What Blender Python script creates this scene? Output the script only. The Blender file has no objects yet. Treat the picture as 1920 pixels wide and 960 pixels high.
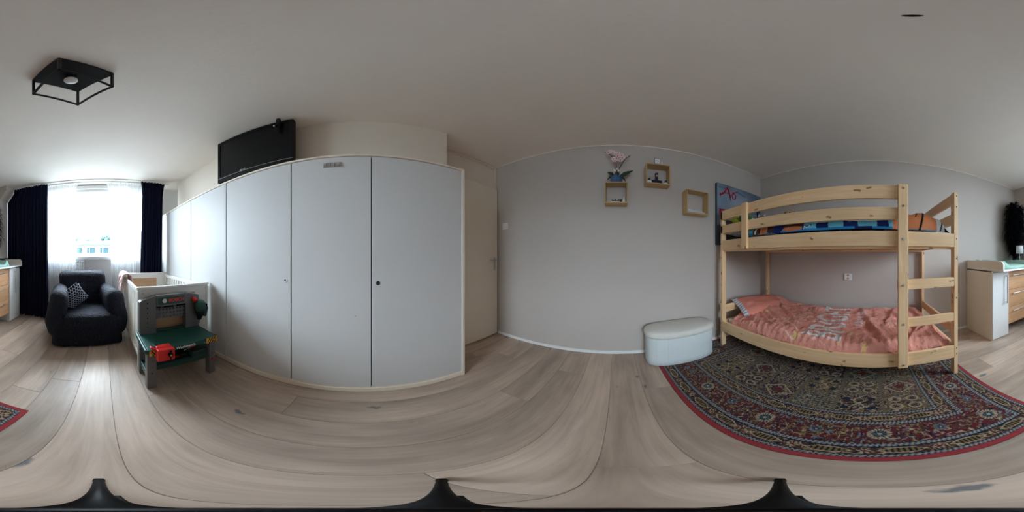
import bpy, bmesh, math, random
import numpy as np
from mathutils import Vector, Matrix, noise as mn
random.seed(7)
R = math.radians; PI = math.pi
sc = bpy.context.scene
C = sc.collection

# ---------------- camera ----------------
CAMH = 1.08
cam = bpy.data.cameras.new('camera'); cam.type = 'PANO'
cam.panorama_type = 'EQUIRECTANGULAR'
cam.clip_start = 0.01; cam.clip_end = 500
co = bpy.data.objects.new('camera', cam); C.objects.link(co)
co.location = (0, 0, CAMH); co.rotation_euler = (R(90), 0, R(36.77))
sc.camera = co

# ---------------- sky, light, exposure ----------------
w = bpy.data.worlds.new('world'); sc.world = w; w.use_nodes = True
bg = w.node_tree.nodes['Background']
# overcast sky: dimmer at the horizon than overhead
nt = w.node_tree; tc = nt.nodes.new('ShaderNodeTexCoord'); sx = nt.nodes.new('ShaderNodeSeparateXYZ')
nt.links.new(tc.outputs['Generated'], sx.inputs[0])
mr = nt.nodes.new('ShaderNodeMapRange'); mr.inputs['From Min'].default_value = 0; mr.inputs['From Max'].default_value = 1
mr.inputs['To Min'].default_value = 23.0; mr.inputs['To Max'].default_value = 36.0
nt.links.new(sx.outputs[2], mr.inputs['Value']); nt.links.new(mr.outputs[0], bg.inputs[1])
bg.inputs[0].default_value = (0.755, 0.875, 1.0, 1)
pl = bpy.data.lights.new('window_portal', 'AREA'); pl.shape = 'RECTANGLE'
pl.size = 2.0; pl.size_y = 1.26; pl.cycles.is_portal = True
po = bpy.data.objects.new('window_portal', pl); C.objects.link(po)
po.location = (0.22, -2.93, 1.68); po.rotation_euler = (R(90), 0, 0)
vs = sc.view_settings; sc.display_settings.display_device = 'sRGB'
vs.view_transform = 'Standard'; vs.look = 'None'; vs.exposure = 0.36; vs.gamma = 1.0
vs.use_curve_mapping = False
cy = sc.cycles
cy.max_bounces = 14; cy.diffuse_bounces = 9; cy.glossy_bounces = 4
cy.transparent_max_bounces = 24; cy.transmission_bounces = 6
cy.use_denoising = True; cy.caustics_reflective = False; cy.caustics_refractive = False
cy.sample_clamp_indirect = 8.0

# ---------------- materials ----------------
def _mat(name):
    m = bpy.data.materials.new(name); m.use_nodes = True
    nt = m.node_tree; b = nt.nodes['Principled BSDF']
    return m, nt, b
def col(c): return (c[0], c[1], c[2], 1)
def plain(name, c, rough=0.5, metal=0.0, bump=0.0, bscale=200, var=0.0, vscale=3, spec=0.5, sheen=0.0, bdist=0.004):
    m, nt, b = _mat(name)
    b.inputs['Roughness'].default_value = rough; b.inputs['Metallic'].default_value = metal
    b.inputs['Specular IOR Level'].default_value = spec
    b.inputs['Sheen Weight'].default_value = sheen
    geo = nt.nodes.new('ShaderNodeNewGeometry')
    n = nt.nodes.new('ShaderNodeTexNoise'); n.inputs['Scale'].default_value = vscale; n.inputs['Detail'].default_value = 4
    nt.links.new(geo.outputs['Position'], n.inputs['Vector'])
    mx = nt.nodes.new('ShaderNodeMix'); mx.data_type = 'RGBA'
    v = var if var else 0.03
    mx.inputs[6].default_value = col([x*(1-v) for x in c]); mx.inputs[7].default_value = col([min(1, x*(1+v)) for x in c])
    nt.links.new(n.outputs['Fac'], mx.inputs[0]); nt.links.new(mx.outputs[2], b.inputs['Base Color'])
    if bump:
        n2 = nt.nodes.new('ShaderNodeTexNoise'); n2.inputs['Scale'].default_value = bscale; n2.inputs['Detail'].default_value = 3
        nt.links.new(geo.outputs['Position'], n2.inputs['Vector'])
        bp = nt.nodes.new('ShaderNodeBump'); bp.inputs['Strength'].default_value = bump; bp.inputs['Distance'].default_value = bdist
        nt.links.new(n2.outputs['Fac'], bp.inputs['Height']); nt.links.new(bp.outputs[0], b.inputs['Normal'])
    return m
def wood(name, c1, c2, axis, rough=0.5, knots=None, kscale=6.0, stretch=14, gs=28, rnd=True, kd=0.035, kcol=(.12, .06, .03), vary=0.12):
    """timber with the grain along one axis, random tone per board"""
    m, nt, b = _mat(name); L = nt.links
    b.inputs['Roughness'].default_value = rough
    geo = nt.nodes.new('ShaderNodeNewGeometry'); oi = nt.nodes.new('ShaderNodeObjectInfo')
    ad = nt.nodes.new('ShaderNodeVectorMath'); ad.operation = 'ADD'
    sc_ = nt.nodes.new('ShaderNodeVectorMath'); sc_.operation = 'SCALE'; sc_.inputs['Scale'].default_value = 37.0
    cx = nt.nodes.new('ShaderNodeCombineXYZ')
    for i in range(3): L.new(oi.outputs['Random'], cx.inputs[i])
    L.new(cx.outputs[0], sc_.inputs[0]); L.new(geo.outputs['Position'], ad.inputs[0]); L.new(sc_.outputs[0], ad.inputs[1])
    mp = nt.nodes.new('ShaderNodeMapping')
    s = [1.0]*3; s['xyz'.index(axis)] = 1.0/stretch
    mp.inputs['Scale'].default_value = s
    L.new(ad.outputs[0], mp.inputs[0])
    n = nt.nodes.new('ShaderNodeTexNoise'); n.inputs['Scale'].default_value = gs; n.inputs['Detail'].default_value = 8; n.inputs['Roughness'].default_value = .65
    n.inputs['Distortion'].default_value = 0.6
    L.new(mp.outputs[0], n.inputs['Vector'])
    cr = nt.nodes.new('ShaderNodeValToRGB'); cr.color_ramp.elements[0].position = .3; cr.color_ramp.elements[1].position = .72
    cr.color_ramp.elements[0].color = col(c2); cr.color_ramp.elements[1].color = col(c1)
    L.new(n.outputs['Fac'], cr.inputs[0]); cur = cr.outputs[0]
    # broad tone
    n3 = nt.nodes.new('ShaderNodeTexNoise'); n3.inputs['Scale'].default_value = 4.0; n3.inputs['Detail'].default_value = 3
    mp3 = nt.nodes.new('ShaderNodeMapping'); s3 = [1.0]*3; s3['xyz'.index(axis)] = 1.0/3; mp3.inputs['Scale'].default_value = s3
    L.new(ad.outputs[0], mp3.inputs[0]); L.new(mp3.outputs[0], n3.inputs['Vector'])
    h = nt.nodes.new('ShaderNodeHueSaturation')
    mr = nt.nodes.new('ShaderNodeMapRange'); mr.inputs['From Min'].default_value = .3; mr.inputs['From Max'].default_value = .7
    mr.inputs['To Min'].default_value = 1-vary; mr.inputs['To Max'].default_value = 1+vary
    L.new(n3.outputs['Fac'], mr.inputs['Value'])
    mr2 = nt.nodes.new('ShaderNodeMapRange'); mr2.inputs['To Min'].default_value = 1-vary*.6; mr2.inputs['To Max'].default_value = 1+vary*.6
    L.new(oi.outputs['Random'], mr2.inputs['Value'])
    mu = nt.nodes.new('ShaderNodeMath'); mu.operation = 'MULTIPLY'
    L.new(mr.outputs[0], mu.inputs[0]); L.new(mr2.outputs[0], mu.inputs[1])
    L.new(mu.outputs[0], h.inputs['Value']); L.new(cur, h.inputs['Color']); cur = h.outputs[0]
    if knots:
        vo = nt.nodes.new('ShaderNodeTexVoronoi'); vo.inputs['Scale'].default_value = kscale; vo.inputs['Randomness'].default_value = 1
        mk = nt.nodes.new('ShaderNodeMapping'); sk = [1.0]*3; sk['xyz'.index(axis)] = 0.45; mk.inputs['Scale'].default_value = sk
        L.new(ad.outputs[0], mk.inputs[0])
        nd = nt.nodes.new('ShaderNodeTexNoise'); nd.inputs['Scale'].default_value = 30
        L.new(ad.outputs[0], nd.inputs['Vector'])
        sm = nt.nodes.new('ShaderNodeVectorMath'); sm.operation = 'SCALE'; sm.inputs['Scale'].default_value = 0.03
        L.new(nd.outputs['Color'], sm.inputs[0])
        a2 = nt.nodes.new('ShaderNodeVectorMath'); a2.operation = 'ADD'
        L.new(mk.outputs[0], a2.inputs[0]); L.new(sm.outputs[0], a2.inputs[1]); L.new(a2.outputs[0], vo.inputs['Vector'])
        k = nt.nodes.new('ShaderNodeMapRange'); k.inputs['From Min'].default_value = kd; k.inputs['From Max'].default_value = kd*1.7
        k.inputs['To Min'].default_value = knots; k.inputs['To Max'].default_value = 0
        L.new(vo.outputs['Distance'], k.inputs['Value'])
        mx = nt.nodes.new('ShaderNodeMix'); mx.data_type = 'RGBA'; mx.inputs[7].default_value = col(kcol)
        L.new(k.outputs[0], mx.inputs[0]); L.new(cur, mx.inputs[6]); cur = mx.outputs[2]
    L.new(cur, b.inputs['Base Color'])
    bp = nt.nodes.new('ShaderNodeBump'); bp.inputs['Strength'].default_value = .12; bp.inputs['Distance'].default_value = .002
    L.new(n.outputs['Fac'], bp.inputs['Height']); L.new(bp.outputs[0], b.inputs['Normal'])
    return m
def painted(name, rough=0.85, bump=0.0, bscale=300, sheen=0.0, bdist=.004):
    """flat print held in the mesh's colour attribute"""
    m, nt, b = _mat(name)
    a = nt.nodes.new('ShaderNodeVertexColor'); a.layer_name = 'print'
    nt.links.new(a.outputs[0], b.inputs['Base Color']); b.inputs['Roughness'].default_value = rough
    b.inputs['Sheen Weight'].default_value = sheen; b.inputs['Specular IOR Level'].default_value = .2
    if bump:
        geo = nt.nodes.new('ShaderNodeNewGeometry'); n2 = nt.nodes.new('ShaderNodeTexNoise'); n2.inputs['Scale'].default_value = bscale
        n2.inputs['Detail'].default_value = 4
        nt.links.new(geo.outputs['Position'], n2.inputs['Vector'])
        bp = nt.nodes.new('ShaderNodeBump'); bp.inputs['Strength'].default_value = bump; bp.inputs['Distance'].default_value = bdist
        nt.links.new(n2.outputs['Fac'], bp.inputs['Height']); nt.links.new(bp.outputs[0], b.inputs['Normal'])
    return m
def sheer_mat():
    m, nt, b = _mat('sheer_voile'); L = nt.links
    out = nt.nodes['Material Output']
    tr = nt.nodes.new('ShaderNodeBsdfTransparent'); tr.inputs[0].default_value = (1, 1, 1, 1)
    tl = nt.nodes.new('ShaderNodeBsdfTranslucent'); tl.inputs[0].default_value = (.93, .93, .94, 1)
    df = nt.nodes.new('ShaderNodeBsdfDiffuse'); df.inputs[0].default_value = (.9, .9, .91, 1)
    m1 = nt.nodes.new('ShaderNodeMixShader'); m1.inputs[0].default_value = .45
    L.new(tl.outputs[0], m1.inputs[1]); L.new(df.outputs[0], m1.inputs[2])
    m2 = nt.nodes.new('ShaderNodeMixShader'); m2.inputs[0].default_value = .58
    L.new(tr.outputs[0], m2.inputs[1]); L.new(m1.outputs[0], m2.inputs[2]); L.new(m2.outputs[0], out.inputs[0])
    return m
def glass_mat():
    m, nt, b = _mat('window_glass'); L = nt.links; out = nt.nodes['Material Output']
    tr = nt.nodes.new('ShaderNodeBsdfTransparent'); tr.inputs[0].default_value = (.96, .98, .98, 1)
    gl = nt.nodes.new('ShaderNodeBsdfGlossy'); gl.inputs['Roughness'].default_value = .02
    mx = nt.nodes.new('ShaderNodeMixShader'); mx.inputs[0].default_value = .06
    L.new(tr.outputs[0], mx.inputs[1]); L.new(gl.outputs[0], mx.inputs[2]); L.new(mx.outputs[0], out.inputs[0])
    return m
M = {}
M['wall_grey'] = plain('grey_wall_paint', (.53, .48, .445), .75, bump=.15, bscale=90, var=.02, spec=.3)
M['ceiling'] = plain('ceiling_paint', (.87, .805, .745), .9, bump=.25, bscale=60, var=.03, spec=.2)
M['cream'] = plain('cream_paint', (.80, .73, .64), .7, bump=.05, bscale=80, var=.02, spec=.3)
M['cream_door'] = plain('cream_door_paint', (.87, .79, .67), .45, var=.02)
M['white_wall'] = plain('white_wall_paint', (.78, .79, .79), .8, bump=.1, var=.02)
M['white_gloss'] = plain('white_gloss_paint', (.82, .82, .81), .35, var=.01)
M['wardrobe'] = plain('wardrobe_laminate', (.70, .705, .705), .5, bump=.03, bscale=400, var=.015, spec=.3)
M['black_gap'] = plain('dark_gap', (.02, .02, .02), .8)
M['floor'] = wood('whitewashed_oak', (.55, .435, .35), (.39, .295, .23), 'y', .40, knots=.8, kscale=4.6, kd=.055, stretch=14, gs=26, kcol=(.10, .125, .15), vary=.26)
M['subfloor'] = plain('floor_joint', (.20, .17, .14), .8)
for ax in 'xyz':
    M['pine_'+ax] = wood('pine_'+ax, (.90, .66, .40), (.74, .47, .25), ax, .5, knots=.9, kscale=14.0, kd=.10, stretch=16, gs=30, kcol=(.30, .13, .05), vary=.08)
M['oak_x'] = wood('oak_laminate_x', (.60, .37, .20), (.44, .25, .13), 'x', .45, stretch=12, gs=34, vary=.08)
M['oak_y'] = wood('oak_laminate_y', (.68, .39, .21), (.52, .28, .14), 'y', .45, stretch=12, gs=34, vary=.08)
M['bamboo_x'] = wood('bamboo_x', (.60, .42, .20), (.46, .30, .12), 'x', .45, stretch=18, gs=50, vary=.06)
M['bamboo_z'] = wood('bamboo_z', (.60, .42, .20), (.46, .30, .12), 'z', .45, stretch=18, gs=50, vary=.06)
M['navy_curtain'] = plain('navy_curtain', (.007, .010, .028), .95, bump=.2, bscale=600, spec=.1)
M['sheer'] = sheer_mat(); M['glass'] = glass_mat()
M['crib_white'] = plain('crib_white_paint', (.80, .79, .75), .4, var=.02)
M['black_metal'] = plain('black_metal', (.006, .006, .0065), .5, var=.1, spec=.25)
M['black_plastic'] = plain('black_plastic', (.004, .0045, .0055), .45, var=.1, spec=.2)
M['screen'] = plain('dark_screen', (.003, .0035, .0045), .25, var=.1, spec=.2)
M['chrome'] = plain('brushed_metal', (.62, .62, .62), .28, metal=1.0)
M['tool_grey'] = plain('toy_grey_plastic', (.13, .132, .135), .45, var=.05)
M['tool_green'] = plain('toy_green_plastic', (.007, .062, .047), .45, var=.05)
M['tool_darkgreen'] = plain('toy_dark_green_plastic', (.008, .045, .035), .4, var=.05)
M['tool_red'] = plain('toy_red_plastic', (.70, .02, .015), .35, var=.04)
M['yellow'] = plain('hazard_yellow', (.72, .38, .04), .5)
M['white_plastic'] = plain('white_plastic', (.80, .80, .78), .35, var=.01)
M['slipcover'] = plain('navy_slipcover', (.0055, .008, .017), .75, bump=1.0, bscale=58, var=.35, vscale=60, spec=.3, bdist=.022)
M['mat_green'] = plain('green_towel', (.30, .50, .42), .9, bump=.6, bscale=160, var=.08, vscale=12, sheen=.2)
M['ottoman'] = plain('ottoman_fabric', (.66, .72, .73), .9, bump=.7, bscale=330, var=.04, vscale=40)
M['ottoman_lid'] = plain('boucle_cream', (.74, .73, .68), .95, bump=1.0, bscale=180, var=.08, vscale=90)
M['pink_knit'] = plain('pink_knit', (.70, .47, .43), .95, bump=1.0, bscale=220, var=.08, vscale=60, sheen=.3)
M['mattress'] = plain('mattress_white', (.74, .73, .70), .9, bump=.2)
M['print'] = painted('printed_cotton', bump=.25, bscale=90)
M['duvet_pink'] = painted('pink_printed_cotton', bump=.9, bscale=34, bdist=.012)
M['rug'] = painted('woven_rug_pile', rough=.95, bump=.5, bscale=500, sheen=.1)
M['rug_red'] = plain('rug_red_edge', (.26, .025, .03), .95, bump=.5, bscale=400)
M['feather'] = plain('black_feather', (.002, .0025, .005), .8, var=.2, spec=.1)
M['leaf'] = plain('dark_green_leaf', (.012, .045, .018), .45, var=.2, vscale=20)
M['stem'] = plain('brown_stem', (.03, .018, .014), .7)
M['petal'] = plain('pale_pink_petal', (.86, .66, .68), .7, var=.1, vscale=60)
M['petal_dark'] = plain('magenta_flower_centre', (.30, .05, .09), .7)
M['blue_pot'] = plain('blue_pot_glaze', (.05, .13, .28), .5, var=.1)
M['navy_item'] = plain('navy_ceramic', (.010, .012, .035), .35)
M['paper'] = plain('white_paper', (.76, .80, .86), .8)
M['shade'] = plain('white_lamp_shade', (.75, .76, .78), .8)
M['rad'] = plain('radiator_enamel', (.78, .80, .82), .4)
M['render_white'] = plain('house_white_render', (.42, .43, .43), .8)
M['roof_blue'] = plain('roof_slate', (.045, .080, .095), .9, var=.2, spec=.05)
M['house_glass'] = plain('house_glass', (.022, .042, .048), .9, spec=.05)
M['foliage'] = plain('tree_foliage', (.045, .07, .06), .9, var=.5, vscale=1.5, spec=.05)
M['bark'] = plain('bark', (.12, .09, .06), .9)
M['pavement'] = plain('pavement', (.12, .12, .11), .9, var=.15, vscale=.4)
M['bulb'] = plain('frosted_bulb', (.82, .82, .82), .25)

# ---------------- helpers ----------------
WM = {}
def tag(o, label, cat, group=None):
    o['label'] = label; o['category'] = cat
    if group: o['group'] = group
    return o
def thing(name, label, cat, loc=(0, 0, 0), rz=0.0, group=None):
    o = bpy.data.objects.new(name, None); C.objects.link(o)
    o.empty_display_size = .05
    o.location = loc; o.rotation_euler = (0, 0, rz)
    WM[o.name] = Matrix.Translation(Vector(loc)) @ Matrix.Rotation(rz, 4, 'Z')
    return tag(o, label, cat, group)
def obj(name, bm, mat, parent=None, local=False, smooth=False, label=None, kind=None):
    """link ONE mesh; with a parent, world-space geometry is moved into the parent's frame unless local"""
    if isinstance(bm, bpy.types.Mesh): me = bm; me.name = name
    else:
        bmesh.ops.recalc_face_normals(bm, faces=bm.faces[:])
        me = bpy.data.meshes.new(name); bm.to_mesh(me); bm.free()
    mats = mat if isinstance(mat, (list, tuple)) else [mat]
    for m in mats: me.materials.append(m)
    o = bpy.data.objects.new(name, me); C.objects.link(o)
    base = Matrix.Identity(4)
    if parent is not None:
        o.parent = parent; base = WM[parent.name]
        if not local: me.transform(base.inverted())
    elif not local:
        # origin at the base centre of the mesh
        vs_ = np.empty(len(me.vertices)*3); me.vertices.foreach_get('co', vs_); vs_ = vs_.reshape(-1, 3)
        c = (vs_.min(0)+vs_.max(0))/2; c[2] = vs_[:, 2].min()
        me.transform(Matrix.Translation(-Vector(c))); o.location = Vector(c); base = Matrix.Translation(Vector(c))
    WM[o.name] = base
    if smooth:
        me.polygons.foreach_set('use_smooth', [True]*len(me.polygons))
    if label: o['label'] = label
    if kind: o['kind'] = kind
    return o
def struct(name, bm, mat, **k):
    o = obj(name, bm, mat, **k); o['kind'] = 'structure'; return o
def dup(root, loc, rz=None, label=None):
    r = root.copy(); C.objects.link(r); r.location = loc
    if rz is not None: r.rotation_euler = (0, 0, rz)
    if label: r['label'] = label
    for ch in list(root.children):
        c = ch.copy(); C.objects.link(c); c.parent = r
        for g in list(ch.children):
            d = g.copy(); C.objects.link(d); d.parent = c
    return r
def nb(): return bmesh.new()
def box(bm, x0, x1, y0, y1, z0, z1, bev=0.0, seg=2, mi=0, rot=None):
    """axis-aligned box between two corners, edges bevelled"""
    t = bmesh.new()
    g = bmesh.ops.create_cube(t, size=1.0)
    sx, sy, sz = abs(x1-x0), abs(y1-y0), abs(z1-z0)
    for v in t.verts: v.co = Vector((v.co.x*sx, v.co.y*sy, v.co.z*sz))
    if bev > 0:
        bmesh.ops.bevel(t, geom=t.edges[:], offset=min(bev, sx*.49, sy*.49, sz*.49), segments=seg, affect='EDGES', profile=.5)
    mt = Matrix.Translation(((x0+x1)/2, (y0+y1)/2, (z0+z1)/2))
    if rot is not None: mt = mt @ rot
    t.transform(mt)
    for f in t.faces: f.material_index = mi
    add(bm, t)
    return bm
def add(bm, t):
    me = bpy.data.meshes.new('tmp'); t.to_mesh(me); t.free(); bm.from_mesh(me); bpy.data.meshes.remove(me)
def cyl(bm, p0, p1, r0, r1=None, seg=16, cap=True, mi=0):
    p0 = Vector(p0); p1 = Vector(p1); r1 = r0 if r1 is None else r1
    d = p1-p0; q = d.to_track_quat('Z', 'Y').to_matrix().to_4x4()
    t = bmesh.new()
    bmesh.ops.create_cone(t, cap_ends=cap, segments=seg, radius1=max(r0, 1e-5), radius2=max(r1, 1e-5), depth=d.length)
    t.transform(Matrix.Translation((p0+p1)/2) @ q)
    for f in t.faces: f.material_index = mi
    add(bm, t); return bm
def sph(bm, c, rx, ry=None, rz=None, seg=16, mi=0, rot=None):
    t = bmesh.new(); bmesh.ops.create_uvsphere(t, u_segments=seg, v_segments=max(6, seg*2//3), radius=1)
    m = Matrix.Translation(Vector(c))
    if rot is not None: m = m @ rot
    m = m @ Matrix.Diagonal((rx, ry or rx, rz or rx, 1))
    t.transform(m)
    for f in t.faces: f.material_index = mi
    add(bm, t); return bm
def tube(bm, pts, r, seg=8, closed=False):
    """round tube along points, r may be a list"""
    pts = [Vector(p) for p in pts]; n = len(pts)
    rr = r if isinstance(r, (list, tuple)) else [r]*n
    rings = []; up = Vector((0, 0, 1))
    for i, p in enumerate(pts):
        d = (pts[min(i+1, n-1)]-pts[max(i-1, 0)]).normalized()
        a = d.cross(up)
        if a.length < 1e-3: a = d.cross(Vector((1, 0, 0)))
        a.normalize(); b = d.cross(a).normalized()
        rings.append([bm.verts.new(p+(a*math.cos(2*PI*k/seg)+b*math.sin(2*PI*k/seg))*rr[i]) for k in range(seg)])
    for i in range(n-1):
        for k in range(seg):
            bm.faces.new((rings[i][k], rings[i][(k+1) % seg], rings[i+1][(k+1) % seg], rings[i+1][k]))
    for rg in (rings[0], rings[-1]):
        try: bm.faces.new(rg)
        except ValueError: pass
    return bm
def lathe(bm, prof, c=(0, 0, 0), seg=28, sx=1, sy=1, flute=0, famp=0):
    rings = []
    for r, z in prof:
        ring = []
        for k in range(seg):
            a = 2*PI*k/seg; q = r*(1+famp*math.cos(flute*a)) if flute else r
            ring.append(bm.verts.new((c[0]+q*sx*math.cos(a), c[1]+q*sy*math.sin(a), c[2]+z)))
        rings.append(ring)
    for i in range(len(rings)-1):
        for k in range(seg):
            bm.faces.new((rings[i][k], rings[i][(k+1) % seg], rings[i+1][(k+1) % seg], rings[i+1][k]))
    for rg in (rings[0], rings[-1]):
        if prof[0 if rg is rings[0] else -1][0] > 1e-4: bm.faces.new(rg)
    return bm
def prism(bm, pts, axis, a0, a1):
    """polygon extruded along an axis; pts are the two other coordinates in xyz order"""
    def mk(p, a):
        if axis == 'x': return (a, p[0], p[1])
        if axis == 'y': return (p[0], a, p[1])
        return (p[0], p[1], a)
    A = [bm.verts.new(mk(p, a0)) for p in pts]; B = [bm.verts.new(mk(p, a1)) for p in pts]
    n = len(pts)
    bm.faces.new(A); bm.faces.new(B[::-1])
    for i in range(n): bm.faces.new((A[i], B[i], B[(i+1) % n], A[(i+1) % n]))
    return bm
def grid_mesh(name, P3, colors=None):
    """P3: (nu, nv, 3) array -> mesh with optional colour attribute 'print'"""
    nu, nv = P3.shape[:2]
    idx = np.arange(nu*nv).reshape(nu, nv)
    q = np.stack([idx[:-1, :-1], idx[1:, :-1], idx[1:, 1:], idx[:-1, 1:]], -1).reshape(-1, 4)
    me = bpy.data.meshes.new(name)
    me.vertices.add(nu*nv); me.vertices.foreach_set('co', P3.reshape(-1).astype(np.float32))
    me.loops.add(q.size); me.loops.foreach_set('vertex_index', q.reshape(-1).astype(np.int32))
    me.polygons.add(len(q)); me.polygons.foreach_set('loop_start', np.arange(0, q.size, 4, dtype=np.int32))
    me.update(calc_edges=True)
    if colors is not None:
        at = me.color_attributes.new('print', 'FLOAT_COLOR', 'POINT')
        c4 = np.ones((nu*nv, 4), np.float32); c4[:, :3] = colors.reshape(-1, 3)
        at.data.foreach_set('color', c4.reshape(-1))
    me.validate()
    return me
def text_mesh(s, size, extrude=0.0, bold=0.0, xs=1.0):
    cu = bpy.data.curves.new('txt', 'FONT'); cu.body = s; cu.size = size; cu.extrude = extrude; cu.offset = bold
    cu.align_x = 'CENTER'; cu.align_y = 'CENTER'; cu.resolution_u = 3
    o = bpy.data.objects.new('txt', cu); C.objects.link(o)
    dg = bpy.context.evaluated_depsgraph_get(); dg.update()
    me = bpy.data.meshes.new_from_object(o.evaluated_get(dg))
    bpy.data.objects.remove(o); bpy.data.curves.remove(cu)
    if xs != 1.0: me.transform(Matrix.Diagonal((xs, 1, 1, 1)))
    return me
def text_obj(s, size, mat, M4, parent, name='lettering', extrude=.0006, bold=0.0, xs=1.0):
    me = text_mesh(s, size, extrude, bold, xs); me.transform(M4)
    me.materials.clear()
    return obj(name, me, mat, parent)
def raster_text(s, X, Y, x0, x1, y0, y1, bold=0.0):
    """mask of the text stretched into a rectangle, sampled at arrays X, Y"""
    me = text_mesh(s, 1.0, 0.0, bold); me.calc_loop_triangles()
    v = np.array([q.co[:2] for q in me.vertices]); t = np.array([l.vertices[:] for l in me.loop_triangles])
    mn_, mx_ = v.min(0), v.max(0); v = (v-mn_)/(mx_-mn_); v[:, 0] = x0+v[:, 0]*(x1-x0); v[:, 1] = y0+v[:, 1]*(y1-y0)
    m = np.zeros(X.shape, bool)
    for a, b, c in t:
        A, B, D = v[a], v[b], v[c]
        bb = (X >= min(A[0], B[0], D[0])) & (X <= max(A[0], B[0], D[0])) & (Y >= min(A[1], B[1], D[1])) & (Y <= max(A[1], B[1], D[1]))
        if not bb.any(): continue
        d = (B[1]-D[1])*(A[0]-D[0])+(D[0]-B[0])*(A[1]-D[1])
        if abs(d) < 1e-12: continue
        l1 = ((B[1]-D[1])*(X-D[0])+(D[0]-B[0])*(Y-D[1]))/d; l2 = ((D[1]-A[1])*(X-D[0])+(A[0]-D[0])*(Y-D[1]))/d
        m |= bb & (l1 >= -1e-6) & (l2 >= -1e-6) & (l1+l2 <= 1+1e-6)
    bpy.data.meshes.remove(me)
    return m
def stroke(X, Y, pts, wd):
    """mask of a polyline of a given width"""
    m = np.zeros(X.shape, bool)
    for (ax, ay), (bx, by) in zip(pts[:-1], pts[1:]):
        dx, dy = bx-ax, by-ay; L2 = dx*dx+dy*dy+1e-12
        t = np.clip(((X-ax)*dx+(Y-ay)*dy)/L2, 0, 1)
        m |= (X-ax-t*dx)**2+(Y-ay-t*dy)**2 < (wd/2)**2
    return m
def star(X, Y, cx, cy, r, rot=0.0):
    a = np.arctan2(Y-cy, X-cx)+rot; d = np.hypot(X-cx, Y-cy)
    k = np.abs((a/(2*PI/5)) % 1-.5)*2
    return d < r*(.38+.62*k**1.6)
def rng_noise(shape, cells, seed):
    """smooth value noise as a numpy array"""
    rg = np.random.RandomState(seed); cu, cv = cells
    g = rg.rand(cu+2, cv+2)
    u = np.linspace(0, cu, shape[0]); v = np.linspace(0, cv, shape[1])
    iu = u.astype(int); iv = v.astype(int); fu = (u-iu)[:, None]; fv = (v-iv)[None]
    fu = fu*fu*(3-2*fu); fv = fv*fv*(3-2*fv)
    a = g[iu][:, iv]; b = g[iu+1][:, iv]; c = g[iu][:, iv+1]; d = g[iu+1][:, iv+1]
    return (a*(1-fu)+b*fu)*(1-fv)+(c*(1-fu)+d*fu)*fv

# ---------------- room shell ----------------
H = 2.359; YB = 1.582; XC = 1.93; XW = -1.46; YS = -2.76
fl = struct('floor', box(nb(), XW-.05, XC+.05, YS-.05, YB+.05, -.06, -.004), M['subfloor'], local=True)
WM[fl.name] = Matrix.Identity(4)
pw = .205; x = -.04-7*pw; k = 0
offs = [0.3, -1.1, 1.2, -.35, .75, -.9, .1]
while x < XC+.02:
    y = YS-.04; n = 0
    ends = [offs[k % 7]-2.1, offs[k % 7], offs[k % 7]+2.1, 9]
    for e in ends:
        y1 = min(e, YB+.04)
        if y1-y > .12:
            box_bm = box(nb(), x+.0005, x+pw-.0005, y+.0005, y1-.0005, -.014, 0, bev=.0012, seg=1)
            obj('plank', box_bm, M['floor'], fl); y = y1
        if y1 >= YB: break
    x += pw; k += 1
struct('ceiling', box(nb(), XW-.1, XC+.1, YS-.2, YB+.1, H, H+.12), M['ceiling'])
struct('wall_north', box(nb(), XW-.1, XC+.1, YB, YB+.1, -.05, H), M['wall_grey'])
struct('wall_east', box(nb(), XC, XC+.1, YS-.2, YB, -.05, H), M['wall_grey'])
struct('wall_west', box(nb(), XW-.1, XW, YS-.2, YB, -.05, H), M['white_wall'])
WX0, WX1, WZ0, WZ1 = -.72, 1.22, 1.08, 2.30
ws = nb()
box(ws, XW, WX0, YS-.12, YS, 0, H); box(ws, WX1, XC, YS-.12, YS, 0, H)
box(ws, WX0, WX1, YS-.12, YS, 0, WZ0-.02); box(ws, WX0, WX1, YS-.12, YS, WZ1, H)
struct('wall_south', ws, M['white_wall'])
# boxed-in duct with a sloped underside in the corner by the curtain
struct('wall_duct', prism(nb(), [(XC, H), (1.57, H), (1.57, 2.255), (1.71, 2.10), (1.71, 1.04), (XC, 1.04)], 'y', -2.28, YS), M['wall_grey'])
# wall above the wardrobe
struct('wall_upper', box(nb(), XW, -1.1813, -2.46, .692, 1.79, H), M['cream'])
bb = nb()
box(bb, XW+.06, XC, YB-.006, YB, .002, .04); box(bb, XW+.06, XC, YB-.012, YB, .002, .018, bev=.003, seg=1)
struct('baseboard_north', bb, M['white_gloss'])
struct('baseboard_east', box(nb(), XC-.008, XC, -2.28, YB-.01, .002, .04), M['white_gloss'])
struct('trim_1', box(nb(), XC-.012, XC, YS, YB-.02, H-.012, H, bev=.004, seg=1), M['ceiling'])
struct('trim_2', box(nb(), XW+.02, XC-.02, YB-.012, YB, H-.012, H, bev=.004, seg=1), M['ceiling'])

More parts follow.
